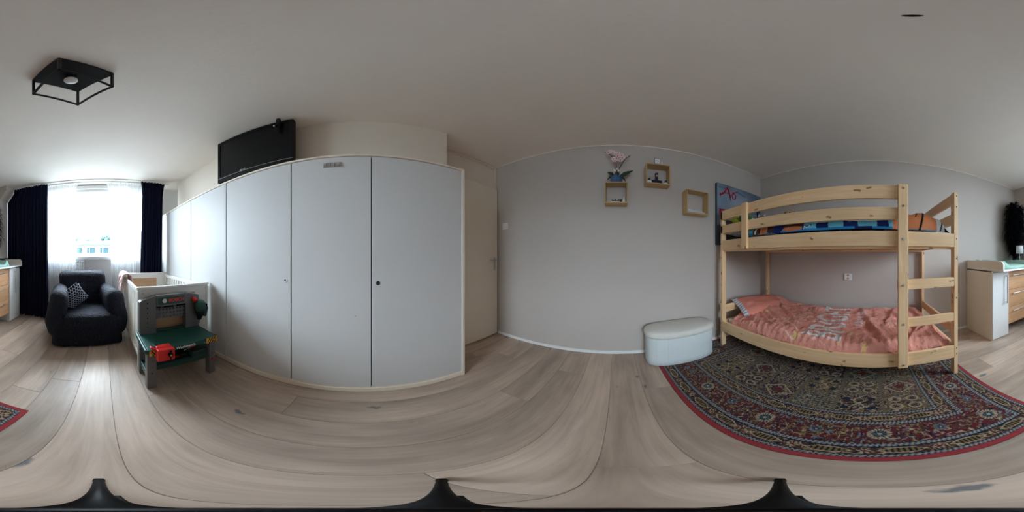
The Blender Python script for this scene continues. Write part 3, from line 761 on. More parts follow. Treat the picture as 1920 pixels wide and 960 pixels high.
# lower duvet with lettering
hexc = lambda h: np.array([(int(h[i:i+2], 16)/255)**2.2 for i in (0, 2, 4)])
def lower_duvet():
    nu, nv = 210, 420
    a = np.linspace(0, 1, nu)[:, None]*np.ones((1, nv)); b = np.linspace(0, 1, nv)[None]*np.ones((nu, 1))
    xf, xb = XF+.038, XB-.052
    # across: rolls over the front edge, then goes to the wall side
    q = np.clip(a/.13, 0, 1); ang = (1-q)*PI/2
    X = np.where(a < .13, xf+.002+.055*(1-np.sin(ang)), xf+.057+(a-.13)/.87*(xb-xf-.06))
    roll = np.where(a < .13, -(.052)*(1-np.cos(ang)), 0)
    y0_ = yi0+.02; y1_ = 1.285+.07*np.clip((X-1.1)/.7, 0, 1)
    Y = y0_+(y1_-y0_)*b
    base = .436+.030*np.clip((X-1.1)/.8, 0, 1)
    base = base-.028*np.exp(-((Y-.15)/.45)**2)*np.exp(-((X-1.1)/.28)**2)
    Z = base+roll*1.05
    # pillow lump at the head
    Z += .085*np.exp(-((Y-1.26)/.17)**2)*np.clip((X-1.16)/.35, 0, 1)*(1-.35*np.clip((X-1.7)/.2, 0, 1))
    Z += -.055*np.exp(-((Y-1.22)/.12)**2)*(1-np.clip((X-1.12)/.3, 0, 1))
    # foot end falls
    Z -= .075*np.exp(-((Y-y0_)/.05)**2)
    Z -= .03*np.clip((.35-b*1.0)/.35, 0, 1)*0
    for (cx_, cy_, aa, ll, ww, hh) in [(1.30, 1.02, 1.05, .30, .022, .022), (1.42, 1.10, 1.0, .34, .025, .026), (1.22, 1.12, 1.25, .22, .020, .020), (1.55, 1.16, .9, .3, .03, .02), (1.18, .93, 1.35, .2, .02, .014),
                                       (1.62, .98, .85, .30, .025, .016), (1.36, .90, 1.1, .25, .02, .012), (1.48, -.33, .5, .25, .03, .022), (1.25, -.38, -.9, .22, .02, .022), (1.2, -.30, -.5, .2, .018, .02), (1.55, -.46, .1, .25, .03, .02),
                                       (1.28, -.05, .4, .3, .03, .012), (1.5, .02, .3, .35, .03, .012), (1.68, -.2, -.3, .3, .03, .012)]:
        dx = X-cx_; dy = Y-cy_; p = dx*math.cos(aa)+dy*math.sin(aa); r_ = -dx*math.sin(aa)+dy*math.cos(aa)
        Z += hh*np.exp(-(p/ll)**2)*np.exp(-(r_/ww)**2)-hh*.6*np.exp(-(p/ll)**2)*np.exp(-((r_-1.8*ww)/ww)**2)
    n1 = rng_noise((nu, nv), (7, 18), 3)-.5; n2 = rng_noise((nu, nv), (16, 40), 4)-.5; n3 = rng_noise((nu, nv), (40, 110), 5)-.5
    Z += .022*n1+.012*n2+.004*n3
    # small gathers along the front seam
    Z += .006*np.exp(-(a/.22)**2)*np.sin(Y*115+5*n1)*np.clip(n2+.6, 0, 1)
    X = X-.006*np.clip(1-a/.12, 0, 1)*np.abs(np.sin(Y*9+n1*3))
    lo = np.where(a < .02, .372, .38)
    Z = np.where(a < .10, Z-.045*(1-a/.10), Z); Z = np.maximum(Z, np.where(a < .06, .335, .378))
    P3 = np.stack([X, Y, Z], -1)
    c = np.ones((nu, nv, 3))*hexc('e09a8b')
    white = hexc('e2dcdc'); yel = hexc('e3c083'); lpink = hexc('efc4b6')
    c[raster_text('BRIGHT', X, Y, 1.15, 1.87, .225, .540, .014)] = white
    # flowing script word, drawn as strokes
    S = [(1.27, .80), (1.21, .79), (1.17, .84), (1.20, .90), (1.27, .89), (1.33, .80), (1.28, .68), (1.20, .60), (1.14, .56), (1.11, .60), (1.14, .68), (1.20, .72), (1.25, .70)]
    def smooth(pts, n=10):
        out = []; P = [pts[0]]+pts+[pts[-1]]
        for i in range(1, len(P)-2):
            for t in np.linspace(0, 1, n, endpoint=False):
                p0, p1, p2, p3 = map(np.array, P[i-1:i+3])
                out.append(tuple(.5*((2*p1)+(-p0+p2)*t+(2*p0-5*p1+4*p2-p3)*t*t+(-p0+3*p1-3*p2+p3)*t**3)))
        return out+[pts[-1]]
    m = stroke(X, Y, smooth(S), .010)
    wv = [(1.33, .62)]
    for i, (up, dn) in enumerate([(.86, .62), (.74, .62), (.72, .61), (.70, .62), (.73, .62), (.71, .62)]):
        x_ = 1.37+i*.062; wv += [(x_, up), (x_+.012, up), (x_+.02, dn), (x_+.04, dn)]
    wv += [(1.78, .66), (1.84, .73)]
    m |= stroke(X, Y, smooth(wv, 6), .010)
    m |= stroke(X, Y, smooth([(1.70, .60), (1.76, .56), (1.80, .62), (1.72, .86), (1.80, .90), (1.86, .82)]), .009)
    c[m] = lpink
    c[raster_text('like a', X, Y, 1.42, 1.62, .09, .17, .012)] = hexc('e0cfd2')
    c[raster_text('star', X, Y, 1.66, 1.80, .07, .16, .012)] = hexc('e0b9bd')
    for (sx, sy, r_, cl) in [(1.13, .575, .038, yel), (1.13, .425, .017, lpink), (1.135, .245, .018, yel), (1.12, .055, .032, yel), (1.265, .165, .035, yel*.9), (1.40, 1.06, .033, yel), (1.86, -.14, .04, yel), (1.72, -.12, .022, lpink),
                             (1.62, 1.0, .016, lpink), (1.66, .92, .016, lpink), (1.38, -.02, .012, lpink), (1.30, .80, .0, lpink), (1.42, -.42, .03, yel*.9), (1.2, -.45, .018, lpink), (1.55, -.30, .016, lpink)]:
        if r_: c[star(X, Y, sx, sy, r_, sx*7)] = cl
    # feathery starburst near the foot
    for i in range(9):
        t = i/9*PI*2; cx_, cy_ = 1.42, -.16
        c[stroke(X, Y, [(cx_+.02*math.cos(t), cy_+.02*math.sin(t)), (cx_+.07*math.cos(t), cy_+.07*math.sin(t))], .005)] = lpink
    c *= (.94+.12*rng_noise((nu, nv), (30, 80), 9))[..., None]
    return P3, np.clip(c, 0, 1)
P3, cc = lower_duvet()
o = obj('duvet', grid_mesh('duvet', P3, cc), M['duvet_pink'], smooth=True)
md = o.modifiers.new('t', 'SOLIDIFY'); md.thickness = .012; md.offset = -1
tag(o, 'rumpled salmon pink duvet with BRIGHT lettering and gold stars on the lower bunk', 'duvet')
def pillow_mesh(w_, l_, h_, seed, colf=None, n=60):
    """soft pillow, centre at origin"""
    P = []; u = np.linspace(-1, 1, n)
    U, V = np.meshgrid(u, u, indexing='ij')
    prof = np.clip((1-np.abs(U)**3.2), 0, 1)**.55*np.clip((1-np.abs(V)**3.2), 0, 1)**.55
    nn = rng_noise((n, n), (6, 6), seed)-.5; nf = rng_noise((n, n), (22, 22), seed+1)-.5
    T = prof*h_/2*(1+.25*nn)+.004*nf*prof
    Xp = U*w_/2*(1-.06*(1-np.abs(V))); Yp = V*l_/2*(1-.06*(1-np.abs(U)))
    top = np.stack([Xp, Yp, T], -1); bot = np.stack([Xp, Yp, -T*.8], -1)[::-1]
    P3 = np.concatenate([top, bot], 0)
    cl = None if colf is None else colf(P3)
    return P3, cl
def pcol(P3):
    c = np.ones(P3.shape)*hexc('d98a7a')
    side_ = P3[..., 0] < -.262
    c[side_] = hexc('d3d3da'); st_ = side_ & (np.sin(P3[..., 1]*2*PI/.035+P3[..., 2]*20) > .45); c[st_] = hexc('8f93a3')
    return c
P3, cc = pillow_mesh(.62, .34, .15, 21, pcol)
o = obj('pillow', grid_mesh('pillow', P3, cc), M['print'], local=True, smooth=True); o.location = (1.50, 1.235, .485); o.rotation_euler = (R(20), R(3), R(-14))
tag(o, 'pink pillow with grey and white striped end tucked under the lower duvet', 'pillow')

# upper duvet: blue blocks, brown and tan shapes, bunched tan and white end
def upper_duvet():
    nu, nv = 150, 420
    a = np.linspace(0, 1, nu)[:, None]*np.ones((1, nv)); b = np.linspace(0, 1, nv)[None]*np.ones((nu, 1))
    xf, xb = XF+.036, XB-.06; y0_, y1_ = yi0+.012, 1.06
    Y = y0_+(y1_-y0_)*b
    fat = .5+.5*np.tanh((-.14-Y)/.05)                       # the bunched end past the ladder
    top = 1.335+.075*fat-.05*fat*np.clip((-.40-Y)/.2, 0, 1); bot = 1.266
    q = np.clip(a/.22, 0, 1); ang = (1-q)*PI/2; hgt = top-bot; rr_ = .045+.05*fat
    X = np.where(a < .22, xf+.004+.02*fat+rr_*(1-np.sin(ang)), xf+.004+.02*fat+rr_+(a-.22)/.78*(xb-xf-rr_-.03))
    Z = np.where(a < .22, bot+hgt*np.cos(ang)**.8, top)
    n1 = rng_noise((nu, nv), (5, 16), 33)-.5; n2 = rng_noise((nu, nv), (14, 60), 34)-.5
    Z = Z+np.clip(a*4, 0, 1)*(.02*n1+.008*n2)*(1+fat)-fat*.05*np.clip((a-.45)/.4, 0, 1)
    Z -= .06*np.exp(-((Y-y0_)/.035)**2); Z = np.maximum(Z, bot)
    X = X+.006*np.sin(Y*22+n1*3)*np.clip(1-a*3, 0, 1)
    P3 = np.stack([X, Y, Z], -1)
    lb, db, nv_, br, tn, wh, bk, tl = map(hexc, ('6fc0da', '2f86c4', '1b2c66', '5b3d33', 'cc7f58', 'd9e2e8', '14161c', '4aa89c'))
    c = np.ones((nu, nv, 3))*lb
    up = Z > 1.29
    blk = [(.31, .40), (.10, .20), (-.11, -.03)]
    for p, q_ in blk: c[(Y > p+.06*(Z-1.3)) & (Y < q_+.1*(Z-1.3)) & (Z > 1.282)] = nv_
    c[(Z <= 1.282)] = db; c[(Y > .0) & (Y < .12) & (Z < 1.285)] = nv_*.8
    # rounded patches at the far end (plain shapes)
    def blob(yc, zc, ry, rz, cl):
        c[((Y-yc)/ry)**2+((Z-zc)/rz)**2 < 1] = cl
    l = Y > .47; c[l] = lb; c[l & (Z < 1.288)] = db
    c[(Y > .50) & (Z > 1.288+.10*(.62-Y)) & (Y < .70)] = br
    blob(.60, 1.292, .10, .018, tn); c[(Y > .70) & (Y < .86)] = nv_; blob(.72, 1.325, .05, .05, nv_)
    c[(Y > .78) & (Z < 1.284)] = db
    blob(.80, 1.31, .035, .04, br*.6); blob(.88, 1.30, .05, .05, tn); blob(.96, 1.31, .035, .06, br); blob(.965, 1.30, .010, .03, wh); blob(.925, 1.30, .006, .03, bk)
    m = stroke(Y, Z, [(.44, 1.31), (.47, 1.295), (.50, 1.31), (.50, 1.28)], .014); c[m] = nv_; m = stroke(Y, Z, [(.445, 1.305), (.47, 1.29), (.49, 1.305), (.495, 1.28)], .006); c[m] = wh
    f = fat > .5; c[f] = tn*.95
    c[(Y < -.165) & (Y > -.60) & (Z < 1.275) & f] = lb*.8
    S_ = np.hypot((X-1.1)*.5, 0)
    m = f & (np.abs(Y+.36+.25*(Z-1.34)+.12*(X-1.2)) < .008); c[m] = bk; m = f & (np.abs(Y+.335+.55*(Z-1.42)) < .005) & (Z > 1.37); c[m] = bk
    wm = f & (Y < -.47-.10*(X-1.15)); c[wm] = wh
    c[wm & (np.abs(Y+.52+.35*(Z-1.34)) < .006)] = bk; c[wm & (Z < 1.30) & (Y < -.53)] = bk
    return P3, np.clip(c, 0, 1)
P3, cc = upper_duvet()
o = obj('duvet', grid_mesh('duvet', P3, cc), M['print'], smooth=True); md = o.modifiers.new('t', 'SOLIDIFY'); md.thickness = .006; md.offset = -1
tag(o, 'blue and navy checked duvet with tan bunched end on the upper bunk', 'duvet')
def pc2(P3):
    c = np.ones(P3.shape)*hexc('c9cbd0'); c[np.sin((P3[..., 0]*.5+P3[..., 1])*2*PI/.022) > .62] = hexc('55585f'); return c
P3, cc = pillow_mesh(.62, .27, .10, 41, pc2)
o = obj('pillow', grid_mesh('pillow', P3, cc), M['print'], local=True, smooth=True); o.location = (1.45, 1.245, 1.318)
tag(o, 'grey pillow with thin dark stripes at the head of the upper bunk', 'pillow')

# soft toys on the upper bunk
def plush(loc, s_, body, limb, lab, ears=True, rz=0):
    t = thing('soft_toy', lab, 'toy', loc, rz)
    def pp(n, bm, m): 
        for v in bm.verts: v.co += mn.noise_vector(v.co*40)*.0025
        return obj(n, bm, m, t, local=True, smooth=True)
    pp('body', sph(nb(), (0, 0, .42*s_), .34*s_, .32*s_, .42*s_, 20), body)
    pp('head', sph(nb(), (0, 0, 1.0*s_), .36*s_, .34*s_, .32*s_, 20), body)
    for sg in (-1, 1):
        pp('arm', sph(nb(), (-.12*s_, sg*.34*s_, .5*s_), .13*s_, .15*s_, .26*s_, 12), limb)
        pp('leg', sph(nb(), (-.36*s_, sg*.2*s_, .14*s_), .26*s_, .14*s_, .14*s_, 12), limb)
        if ears: pp('ear', sph(nb(), (0, sg*.24*s_, 1.28*s_), .06*s_, .11*s_, .12*s_, 12), limb)
        pp('eye', sph(nb(), (-.32*s_, sg*.12*s_, 1.06*s_), .035*s_, seg=8), M['black_plastic'])
    pp('muzzle', sph(nb(), (-.30*s_, 0, .92*s_), .12*s_, .13*s_, .1*s_, 12), limb)
    return t
M['plush_lime'] = plain('lime_plush', (.42, .52, .04), .9, bump=.6, bscale=200, sheen=.3)
M['plush_green'] = plain('green_plush', (.06, .22, .04), .9, bump=.6, bscale=200, sheen=.3)
M['plush_tan'] = plain('tan_plush', (.42, .30, .16), .9, bump=.8, bscale=150, var=.45, vscale=45, sheen=.3)
M['plush_brown'] = plain('brown_plush', (.28, .15, .09), .9, bump=.8, bscale=150, sheen=.3)
M['plush_white'] = plain('white_plush', (.6, .6, .62), .9, bump=.8, bscale=150, sheen=.3)
lime = thing('soft_toy', 'lime green round soft ball toy with dark green leaves by the left bed post', 'toy', (1.17, 1.30, 1.34))
b2 = nb(); sph(b2, (1.165, 1.295, 1.462), .042, seg=20)
for v in b2.verts: v.co += mn.noise_vector(v.co*30)*.003
obj('ball', b2, M['plush_lime'], lime, smooth=True)
b2 = nb(); sph(b2, (1.215, 1.21, 1.475), .06, .085, .055, 16); obj('leaf', b2, M['plush_green'], lime, smooth=True)
b2 = nb(); sph(b2, (1.24, 1.30, 1.455), .055, .06, .07, 16); obj('leaf', b2, M['plush_lime'], lime, smooth=True)
plush((1.36, 1.10, 1.345), .135, M['plush_brown'], M['plush_white'], 'brown soft toy with pale ears seen behind the short outer bed post', rz=.3)
plush((1.62, .905, 1.345), .210, M['plush_tan'], M['plush_brown'], 'spotted tan soft toy peeking above the middle guard rail', ears=False, rz=.2)

# ---------------- canvas picture ----------------
def canvas():
    X0, X1, Z0, Z1 = 1.093, 1.885, 1.21, 2.0; nx, nz_ = 200, 200
    xs = np.linspace(X0, X1, nx); zs = np.linspace(Z0, Z1, nz_); X, Z = np.meshgrid(xs, zs, indexing='ij')
    n1 = rng_noise((nx, nz_), (5, 6), 71); n2 = rng_noise((nx, nz_), (14, 5), 72); n3 = rng_noise((nx, nz_), (40, 40), 73)
    c = hexc('6b7a8e')*(.7+.75*n1+.2*n2+.12*n3-.1)[..., None]
    wht = hexc('b6b9cc'); k = np.exp(-(((X-1.45)/.22)**2+((Z-1.75)/.16)**2))[..., None]; c = c*(1-.6*k)+wht*.6*k
    red_ = hexc('a51e2a'); dk = hexc('1a1d2a'); nvy = hexc('22365a')
    def st_(p, w_, cl): c[stroke(X+.006*(n3-.5), Z+.006*(n3-.5), p, w_)] = cl
    st_([(1.14, 1.84), (1.19, 1.87), (1.25, 1.965), (1.27, 1.93), (1.30, 1.84)], .020, red_); st_([(1.17, 1.875), (1.24, 1.885), (1.29, 1.885)], .016, red_)
    st_([(1.14, 1.86), (1.145, 1.82)], .012, red_)
    st_([(1.25, 1.945), (1.275, 1.88), (1.30, 1.80)], .010, dk)
    th = np.linspace(0, 2*PI, 20); st_([(1.355+.030*math.cos(t), 1.865+.040*math.sin(t)) for t in th], .016, red_)
    st_([(1.33, 1.91), (1.40, 1.935)], .014, red_)
    for i in range(9): st_([(1.125+i*.012, 1.955), (1.130+i*.012, 1.925+.012*(i % 3))], .004, dk*.8+.02)
    st_([(1.40, 1.945), (1.47, 1.925), (1.56, 1.905)], .008, nvy)
    c[(X > 1.125) & (X < 1.235+.1*(Z-1.6)) & (Z < 1.655) & (Z > 1.56)] = red_*.75; c[(X > 1.145) & (X < 1.21) & (Z < 1.625) & (Z > 1.6)] = dk
    c[((X-1.81)/.018)**2+((Z-1.75)/.16)**2 < 1] = dk; c[((X-1.85)/.03)**2+((Z-1.8)/.08)**2 < 1] = nvy
    c[((X-1.56)/.02)**2+((Z-1.70)/.02)**2 < 1] = dk
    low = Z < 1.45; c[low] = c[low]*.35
    P3 = np.stack([X, np.full_like(X, 1.545), Z], -1)
    return P3, np.clip(c, 0, 1)
cv = thing('canvas_picture', 'blue grey painted canvas with red brush letters hanging in the corner behind the bunk bed', 'picture', (1.49, 1.56, 1.21))
obj('stretcher_frame', box(nb(), 1.093, 1.885, 1.546, 1.581, 1.21, 2.0, .002), plain('canvas_edge', (.035, .042, .05), .8), cv)
P3, cc = canvas(); obj('painting', grid_mesh('painting', P3, cc), M['print'], cv)

# ---------------- ottoman ----------------
ot = thing('storage_ottoman', 'pale oval fabric storage ottoman with a cream boucle lid on the rug corner', 'ottoman', (.58, 1.415, 0))
def stadium(bm, z_prof, hx_, hy_, n=64):
    rings = []
    for ins, z in z_prof:
        ring = []
        ry_ = hy_-ins; fx = hx_-hy_
        for k in range(n):
            a = 2*PI*k/n
            # exponent keeps the long sides nearly straight
            cx_ = math.copysign(abs(math.cos(a))**.8, math.cos(a)); sy_ = math.copysign(abs(math.sin(a))**.62, math.sin(a))
            ring.append(bm.verts.new(((hx_-ins)*cx_, ry_*sy_, z)))
        rings.append(ring)
    for i in range(len(rings)-1):
        for k in range(n): bm.faces.new((rings[i][k], rings[i][(k+1) % n], rings[i+1][(k+1) % n], rings[i+1][k]))
    bm.faces.new(rings[0][::-1]); bm.faces.new(rings[-1]); return bm
hx_, hy_ = .325, .153
b2 = stadium(nb(), [(.008, .011), (0, .016), (0, .08), (0, .2), (.0, .33), (.006, .335)], hx_, hy_)
bo = obj('body', b2, M['ottoman'], ot, local=True, smooth=True)
b2 = stadium(nb(), [(-.006, .332), (-.011, .338), (-.012, .365), (-.008, .381), (.006, .393), (.03, .401), (.07, .409), (.12, .413), (.148, .414)], hx_, hy_)
obj('lid', b2, M['ottoman_lid'], ot, local=True, smooth=True)
b2 = stadium(nb(), [(-.0135, .349), (-.0145, .351), (-.0135, .353), (-.0105, .351)], hx_, hy_); obj('piping', b2, M['ottoman_lid'], ot, local=True, smooth=True)
for xx in (-.255, -.165, .30):
    sx_ = abs(xx)/hx_; yy = -hy_*(max(0, 1-sx_**(2/.8)))**.31-.0008
    s_ = obj('seam', cyl(nb(), (xx, yy, .015), (xx, yy, .33), .0022, seg=6), M['ottoman'], ot, local=True)

# ---------------- wall boxes ----------------
YF = 1.465
def wall_box(x0, x1, z0, z1, lab):
    t = thing('wall_box', lab, 'shelf', ((x0+x1)/2, YB, z0), group='square bamboo wall boxes'); th = .010
    obj('top_board', box(nb(), x0, x1, YF, YB, z1-th, z1, .0015), M['bamboo_x'], t); obj('bottom_board', box(nb(), x0, x1, YF, YB, z0, z0+th, .0015), M['bamboo_x'], t)
    obj('side_board', box(nb(), x0, x0+th, YF+.0005, YB, z0+th, z1-th, .0015), M['bamboo_z'], t); obj('side_board', box(nb(), x1-th, x1, YF+.0005, YB, z0+th, z1-th, .0015), M['bamboo_z'], t)
    return t
wall_box(-.107, .101, 1.577, 1.799, 'left bamboo wall box with the orchid on top')
wall_box(.269, .505, 1.799, 2.040, 'highest bamboo wall box holding navy objects and small pots')
wall_box(.675, .929, 1.522, 1.789, 'right bamboo wall box holding white papers')
# orchid
orc = thing('orchid', 'pink orchid in a blue fluted pot standing on the left wall box', 'plant', (-.002, 1.515, 1.799))
b2 = nb(); lathe(b2, [(.046, 0), (.052, .004), (.053, .06), (.056, .074), (.048, .074), (.046, .055)], (-.002, 1.515, 1.7995), 60, flute=12, famp=.035)
obj('pot', b2, M['blue_pot'], orc)
obj('moss', sph(nb(), (-.002, 1.515, 1.862), .046, .046, .018, 12), M['stem'], orc)
def leaf(bm, base, tip, wd_, droop=.02, n=10):
    b0 = Vector(base); t0 = Vector(tip); d = t0-b0; s_ = d.cross(Vector((0, 1, 0))).normalized() if abs(d.normalized().y) < .9 else Vector((1, 0, 0))
    L = []
    for i in range(n+1):
        u = i/n; p = b0+d*u+Vector((0, -.02*math.sin(u*PI), droop*math.sin(u*PI))); ww = wd_*math.sin(PI*min(1, .08+u*.92)**.8)*.5+.001
        L.append((bm.verts.new(p-s_*ww+Vector((0, .006, 0))), bm.verts.new(p+Vector((0, -.004, 0))), bm.verts.new(p+s_*ww+Vector((0, .006, 0)))))
    for i in range(n):
        for k in (0, 1): bm.faces.new((L[i][k], L[i][k+1], L[i+1][k+1], L[i+1][k]))
    return bm
for bs, tp, wd_, dr_ in [((-.02, 1.51, 1.865), (-.085, 1.50, 1.925), .036, .012), ((.02, 1.51, 1.865), (.155, 1.50, 1.955), .042, .0), ((.0, 1.505, 1.86), (.008, 1.485, 1.925), .045, 0), ((-.02, 1.52, 1.86), (-.09, 1.52, 1.845), .02, .02), ((.03, 1.52, 1.86), (.09, 1.52, 1.82), .02, .02)]:
    b2 = leaf(nb(), bs, tp, wd_, dr_); o = obj('leaf', b2, M['leaf'], orc); md = o.modifiers.new('t', 'SOLIDIFY'); md.thickness = .002
stems = [[(-.012, 1.515, 1.86), (-.014, 1.51, 1.96), (-.018, 1.505, 2.06), (-.045, 1.49, 2.13), (-.085, 1.48, 2.165), (-.105, 1.475, 2.172)], [(.004, 1.515, 1.86), (.003, 1.51, 1.98), (-.008, 1.505, 2.08), (-.004, 1.49, 2.14)], [(.022, 1.515, 1.86), (.026, 1.51, 1.98), (.055, 1.505, 2.05), (.085, 1.49, 2.10), (.125, 1.48, 2.135)]]
for s_ in stems: obj('stem', tube(nb(), s_, .0032, 6), M['stem'], orc)
fl_ = [(-.075, 2.165), (-.055, 2.175), (-.035, 2.16), (-.015, 2.155), (-.005, 2.135), (.015, 2.14), (.03, 2.125), (.01, 2.11), (.045, 2.115), (.06, 2.10), (-.02, 2.05), (-.028, 2.065), (.015, 2.07), (.035, 2.055), (.05, 2.08), (.0, 2.085)]
def flower(bm, bm2, x, y, z, r_, a0):
    for k in range(5):
        a = a0+k*2*PI/5; c = Vector((x, y, z)); d = Vector((math.cos(a), -.35, math.sin(a)))
        t = c+d*r_; s_ = Vector((-math.sin(a), 0, math.cos(a)))*r_*.42; m_ = c+d*r_*.6
        v = [bm.verts.new(p) for p in (c, m_-s_, t, m_+s_)]; bm.faces.new(v)
    sph(bm2, (x, y-.004, z), r_*.22, seg=6)
for i, (x_, z_) in enumerate(fl_):
    a = nb(); b3 = nb(); flower(a, b3, x_, 1.478-.01*(i % 3), z_, .025, i*.9)
    o = obj('flower', a, M['petal'], orc); md = o.modifiers.new('t', 'SOLIDIFY'); md.thickness = .0012
    subpart('flower_centre', b3, M['petal_dark'], o)
for x_, z_ in ((-.018, 1.945), (.022, 1.945), (.006, 1.965)):
    obj('bud', sph(nb(), (x_, 1.495, z_), .012, .010, .014, 10), M['white_plastic'], orc)
# in the left box
pa = thing('bowl_plant', 'tiny grey green plants in a clear dish inside the left wall box', 'plant', (.0, 1.52, 1.587))
b2 = nb(); box(b2, -.045, .03, 1.495, 1.545, 1.587, 1.605, .004); obj('dish', b2, M['shade'], pa)
M['sage'] = plain('sage_leaf', (.10, .14, .13), .7, var=.3, vscale=90)
rr = random.Random(4)
for i in range(16):
    b2 = nb(); x_ = rr.uniform(-.042, .045); leaf(b2, (x_, 1.52, 1.60), (x_+rr.uniform(-.02, .02), 1.50, 1.60+rr.uniform(.012, .036)), .012, 0, 5)
    o = obj('leaf', b2, M['sage'], pa)
va = obj('bud_vase', lathe(nb(), [(.007, 0), (.011, .008), (.012, .02), (.006, .038), (.003, .058), (.0035, .062)], (.068, 1.49, 1.587), 18), M['white_plastic'], smooth=True)
tag(va, 'small slim white vase inside the left wall box', 'vase')
# in the upper box
nv1 = thing('navy_bottle', 'dark navy gift bottle standing in the middle of the highest wall box', 'bottle', (.378, 1.52, 1.809))
b2 = nb(); lathe(b2, [(.018, .05), (.017, .075), (.015, .08), (.0155, .128), (.018, .13), (.018, .142), (.0, .142)], (.382, 1.525, 1.809), 20); obj('bottle_body', b2, M['navy_item'], nv1, smooth=True)
obj('box_base', box(nb(), .328, .432, 1.50, 1.55, 1.809, 1.862, .008), M['navy_item'], nv1)
obj('label_patch', box(nb(), .374, .390, 1.506, 1.509, 1.905, 1.925), M['oak_x'], nv1)
for cx_, lab, sx_ in ((.303, 'round white pot with small cactus left of the navy bottle', 1), (.468, 'low white pot with small succulent right of the navy bottle', .75)):
    t = thing('potted_cactus', lab, 'plant', (cx_, 1.50, 1.809))
    b2 = nb(); lathe(b2, [(.014, 0), (.022*sx_+.004, .006), (.026*sx_, .018), (.022*sx_, .032*sx_), (.016*sx_, .033*sx_), (.0, .030*sx_)], (cx_, 1.50, 1.809), 22); obj('pot', b2, M['white_plastic'], t, smooth=True)
    for i in range(4): obj('stem', sph(nb(), (cx_-.008+i*.006, 1.50+.004*(i % 2), 1.852-.01*(1-sx_)*4+.007*(i % 3)), .007, .007, .018, 8), M['leaf'], t)
fr_ = thing('small_frame', 'tiny grey framed card standing on top of the highest wall box', 'frame', (.373, 1.50, 2.04))
obj('border', box(nb(), .346, .405, 1.474, 1.484, 2.0405, 2.122, .003), plain('grey_frame', (.06, .065, .07), .5), fr_)
obj('card', box(nb(), .352, .399, 1.4725, 1.4745, 2.048, 2.114), M['paper'], fr_)
text_obj('love', .014, M['black_plastic'], Matrix.Translation((.3755, 1.472, 2.083)) @ Matrix.Rotation(R(90), 4, 'X'), fr_, extrude=.0002)
tw = thing('dried_twigs', 'thin dried twigs spread in a V behind the tiny framed card', 'twigs', (.365, 1.54, 2.04))
for p_ in ([(.352, 1.545, 2.041), (.335, 1.55, 2.11), (.305, 1.555, 2.18)], [(.372, 1.545, 2.041), (.385, 1.55, 2.11), (.41, 1.555, 2.20)], [(.36, 1.545, 2.041), (.355, 1.55, 2.12)], [(.378, 1.545, 2.041), (.40, 1.55, 2.09), (.425, 1.555, 2.13)]):
    obj('twig', tube(nb(), p_, .0016, 5), M['bamboo_x'], tw)
# papers
for i, (dx, dz, rz_, lab) in enumerate([(0, 0, -3, 'white folded papers lying lowest in the right wall box'), (-.006, .013, 4, 'white curled sheets lying uppermost in the right wall box')]):
    n = 20; P3 = np.zeros((n, 8, 3))
    for a in range(n):
        for b_ in range(8):
            u, v = a/(n-1), b_/7; P3[a, b_] = (.692+.195*u+dx+.012*(1-v), YF+.006+.095*v, 1.536+dz+.010*math.sin(u*PI*1.2)*(1-v)+.060*(v)*(.5+.5*(1-u)))
    o = obj('paper_stack', grid_mesh('paper_stack', P3), M['paper'], smooth=True); md = o.modifiers.new('t', 'SOLIDIFY'); md.thickness = .007
    tag(o, lab, 'papers')

# ---------------- armchair under a slipcover ----------------
def soft_box(hx, hy, hz, r, cuts=16, c=(0, 0, 0), amp=.0, fr=5, seed=0, taper=0.0, rot=None):
    t = bmesh.new(); bmesh.ops.create_cube(t, size=2)
    bmesh.ops.subdivide_edges(t, edges=t.edges[:], cuts=cuts, use_grid_fill=True)
    for v in t.verts:
        # warp so that corners receive enough vertices
        p = Vector([math.copysign(abs(q)**.8, q) for q in v.co])
        p = Vector((p.x*hx, p.y*hy, p.z*hz))
        k = Vector((max(-hx+r, min(hx-r, p.x)), max(-hy+r, min(hy-r, p.y)), max(-hz+r, min(hz-r, p.z))))
        d = p-k
        if d.length > 1e-6: p = k+d.normalized()*min(r, max(d.length, r*.999) if max(abs(d.x), abs(d.y), abs(d.z)) > r*.98 else d.length)
        if taper: s_ = 1+taper*(p.z/hz); p.x *= s_; p.y *= s_
        v.co = p
    m = Matrix.Translation(Vector(c))
    if rot is not None: m = m @ rot
    t.transform(m)
    if amp:
        for v in t.verts:
            v.co += mn.noise_vector(v.co*fr+Vector((seed, 0, 0)))*amp+mn.noise_vector(v.co*fr*3.3+Vector((seed, 5, 0)))*amp*.35
    return t
ac = thing('armchair', 'rounded armchair under a dark navy crinkled slipcover in front of the window', 'armchair', (.247, -2.05, 0), R(13))
def acp(n, bm): return obj(n, bm, M['slipcover'], ac, local=True, smooth=True)
b2 = soft_box(.385, .38, .20, .06, 22, (0, -.02, .203), .009, 6, 1, taper=.0)
for v in b2.verts:
    if v.co.z < .12:
        a = math.atan2(v.co.y, v.co.x); f_ = (.12-v.co.z)/.12; q = 1+.018*f_*math.sin(a*22); v.co.x *= q; v.co.y *= q
    v.co.z = max(v.co.z, .004)
acp('skirt', b2)
acp('backrest', soft_box(.335, .125, .29, .095, 18, (0, -.31, .565), .010, 6, 2, rot=Matrix.Rotation(R(7), 4, 'X')))
b2 = soft_box(.345, .10, .12, .095, 16, (0, -.365, .745), .010, 6, 7, rot=Matrix.Rotation(R(9), 4, 'X')); acp('back_cushion', b2)
acp('seat_cushion', soft_box(.28, .325, .09, .06, 18, (0, .045, .335), .006, 9, 3))
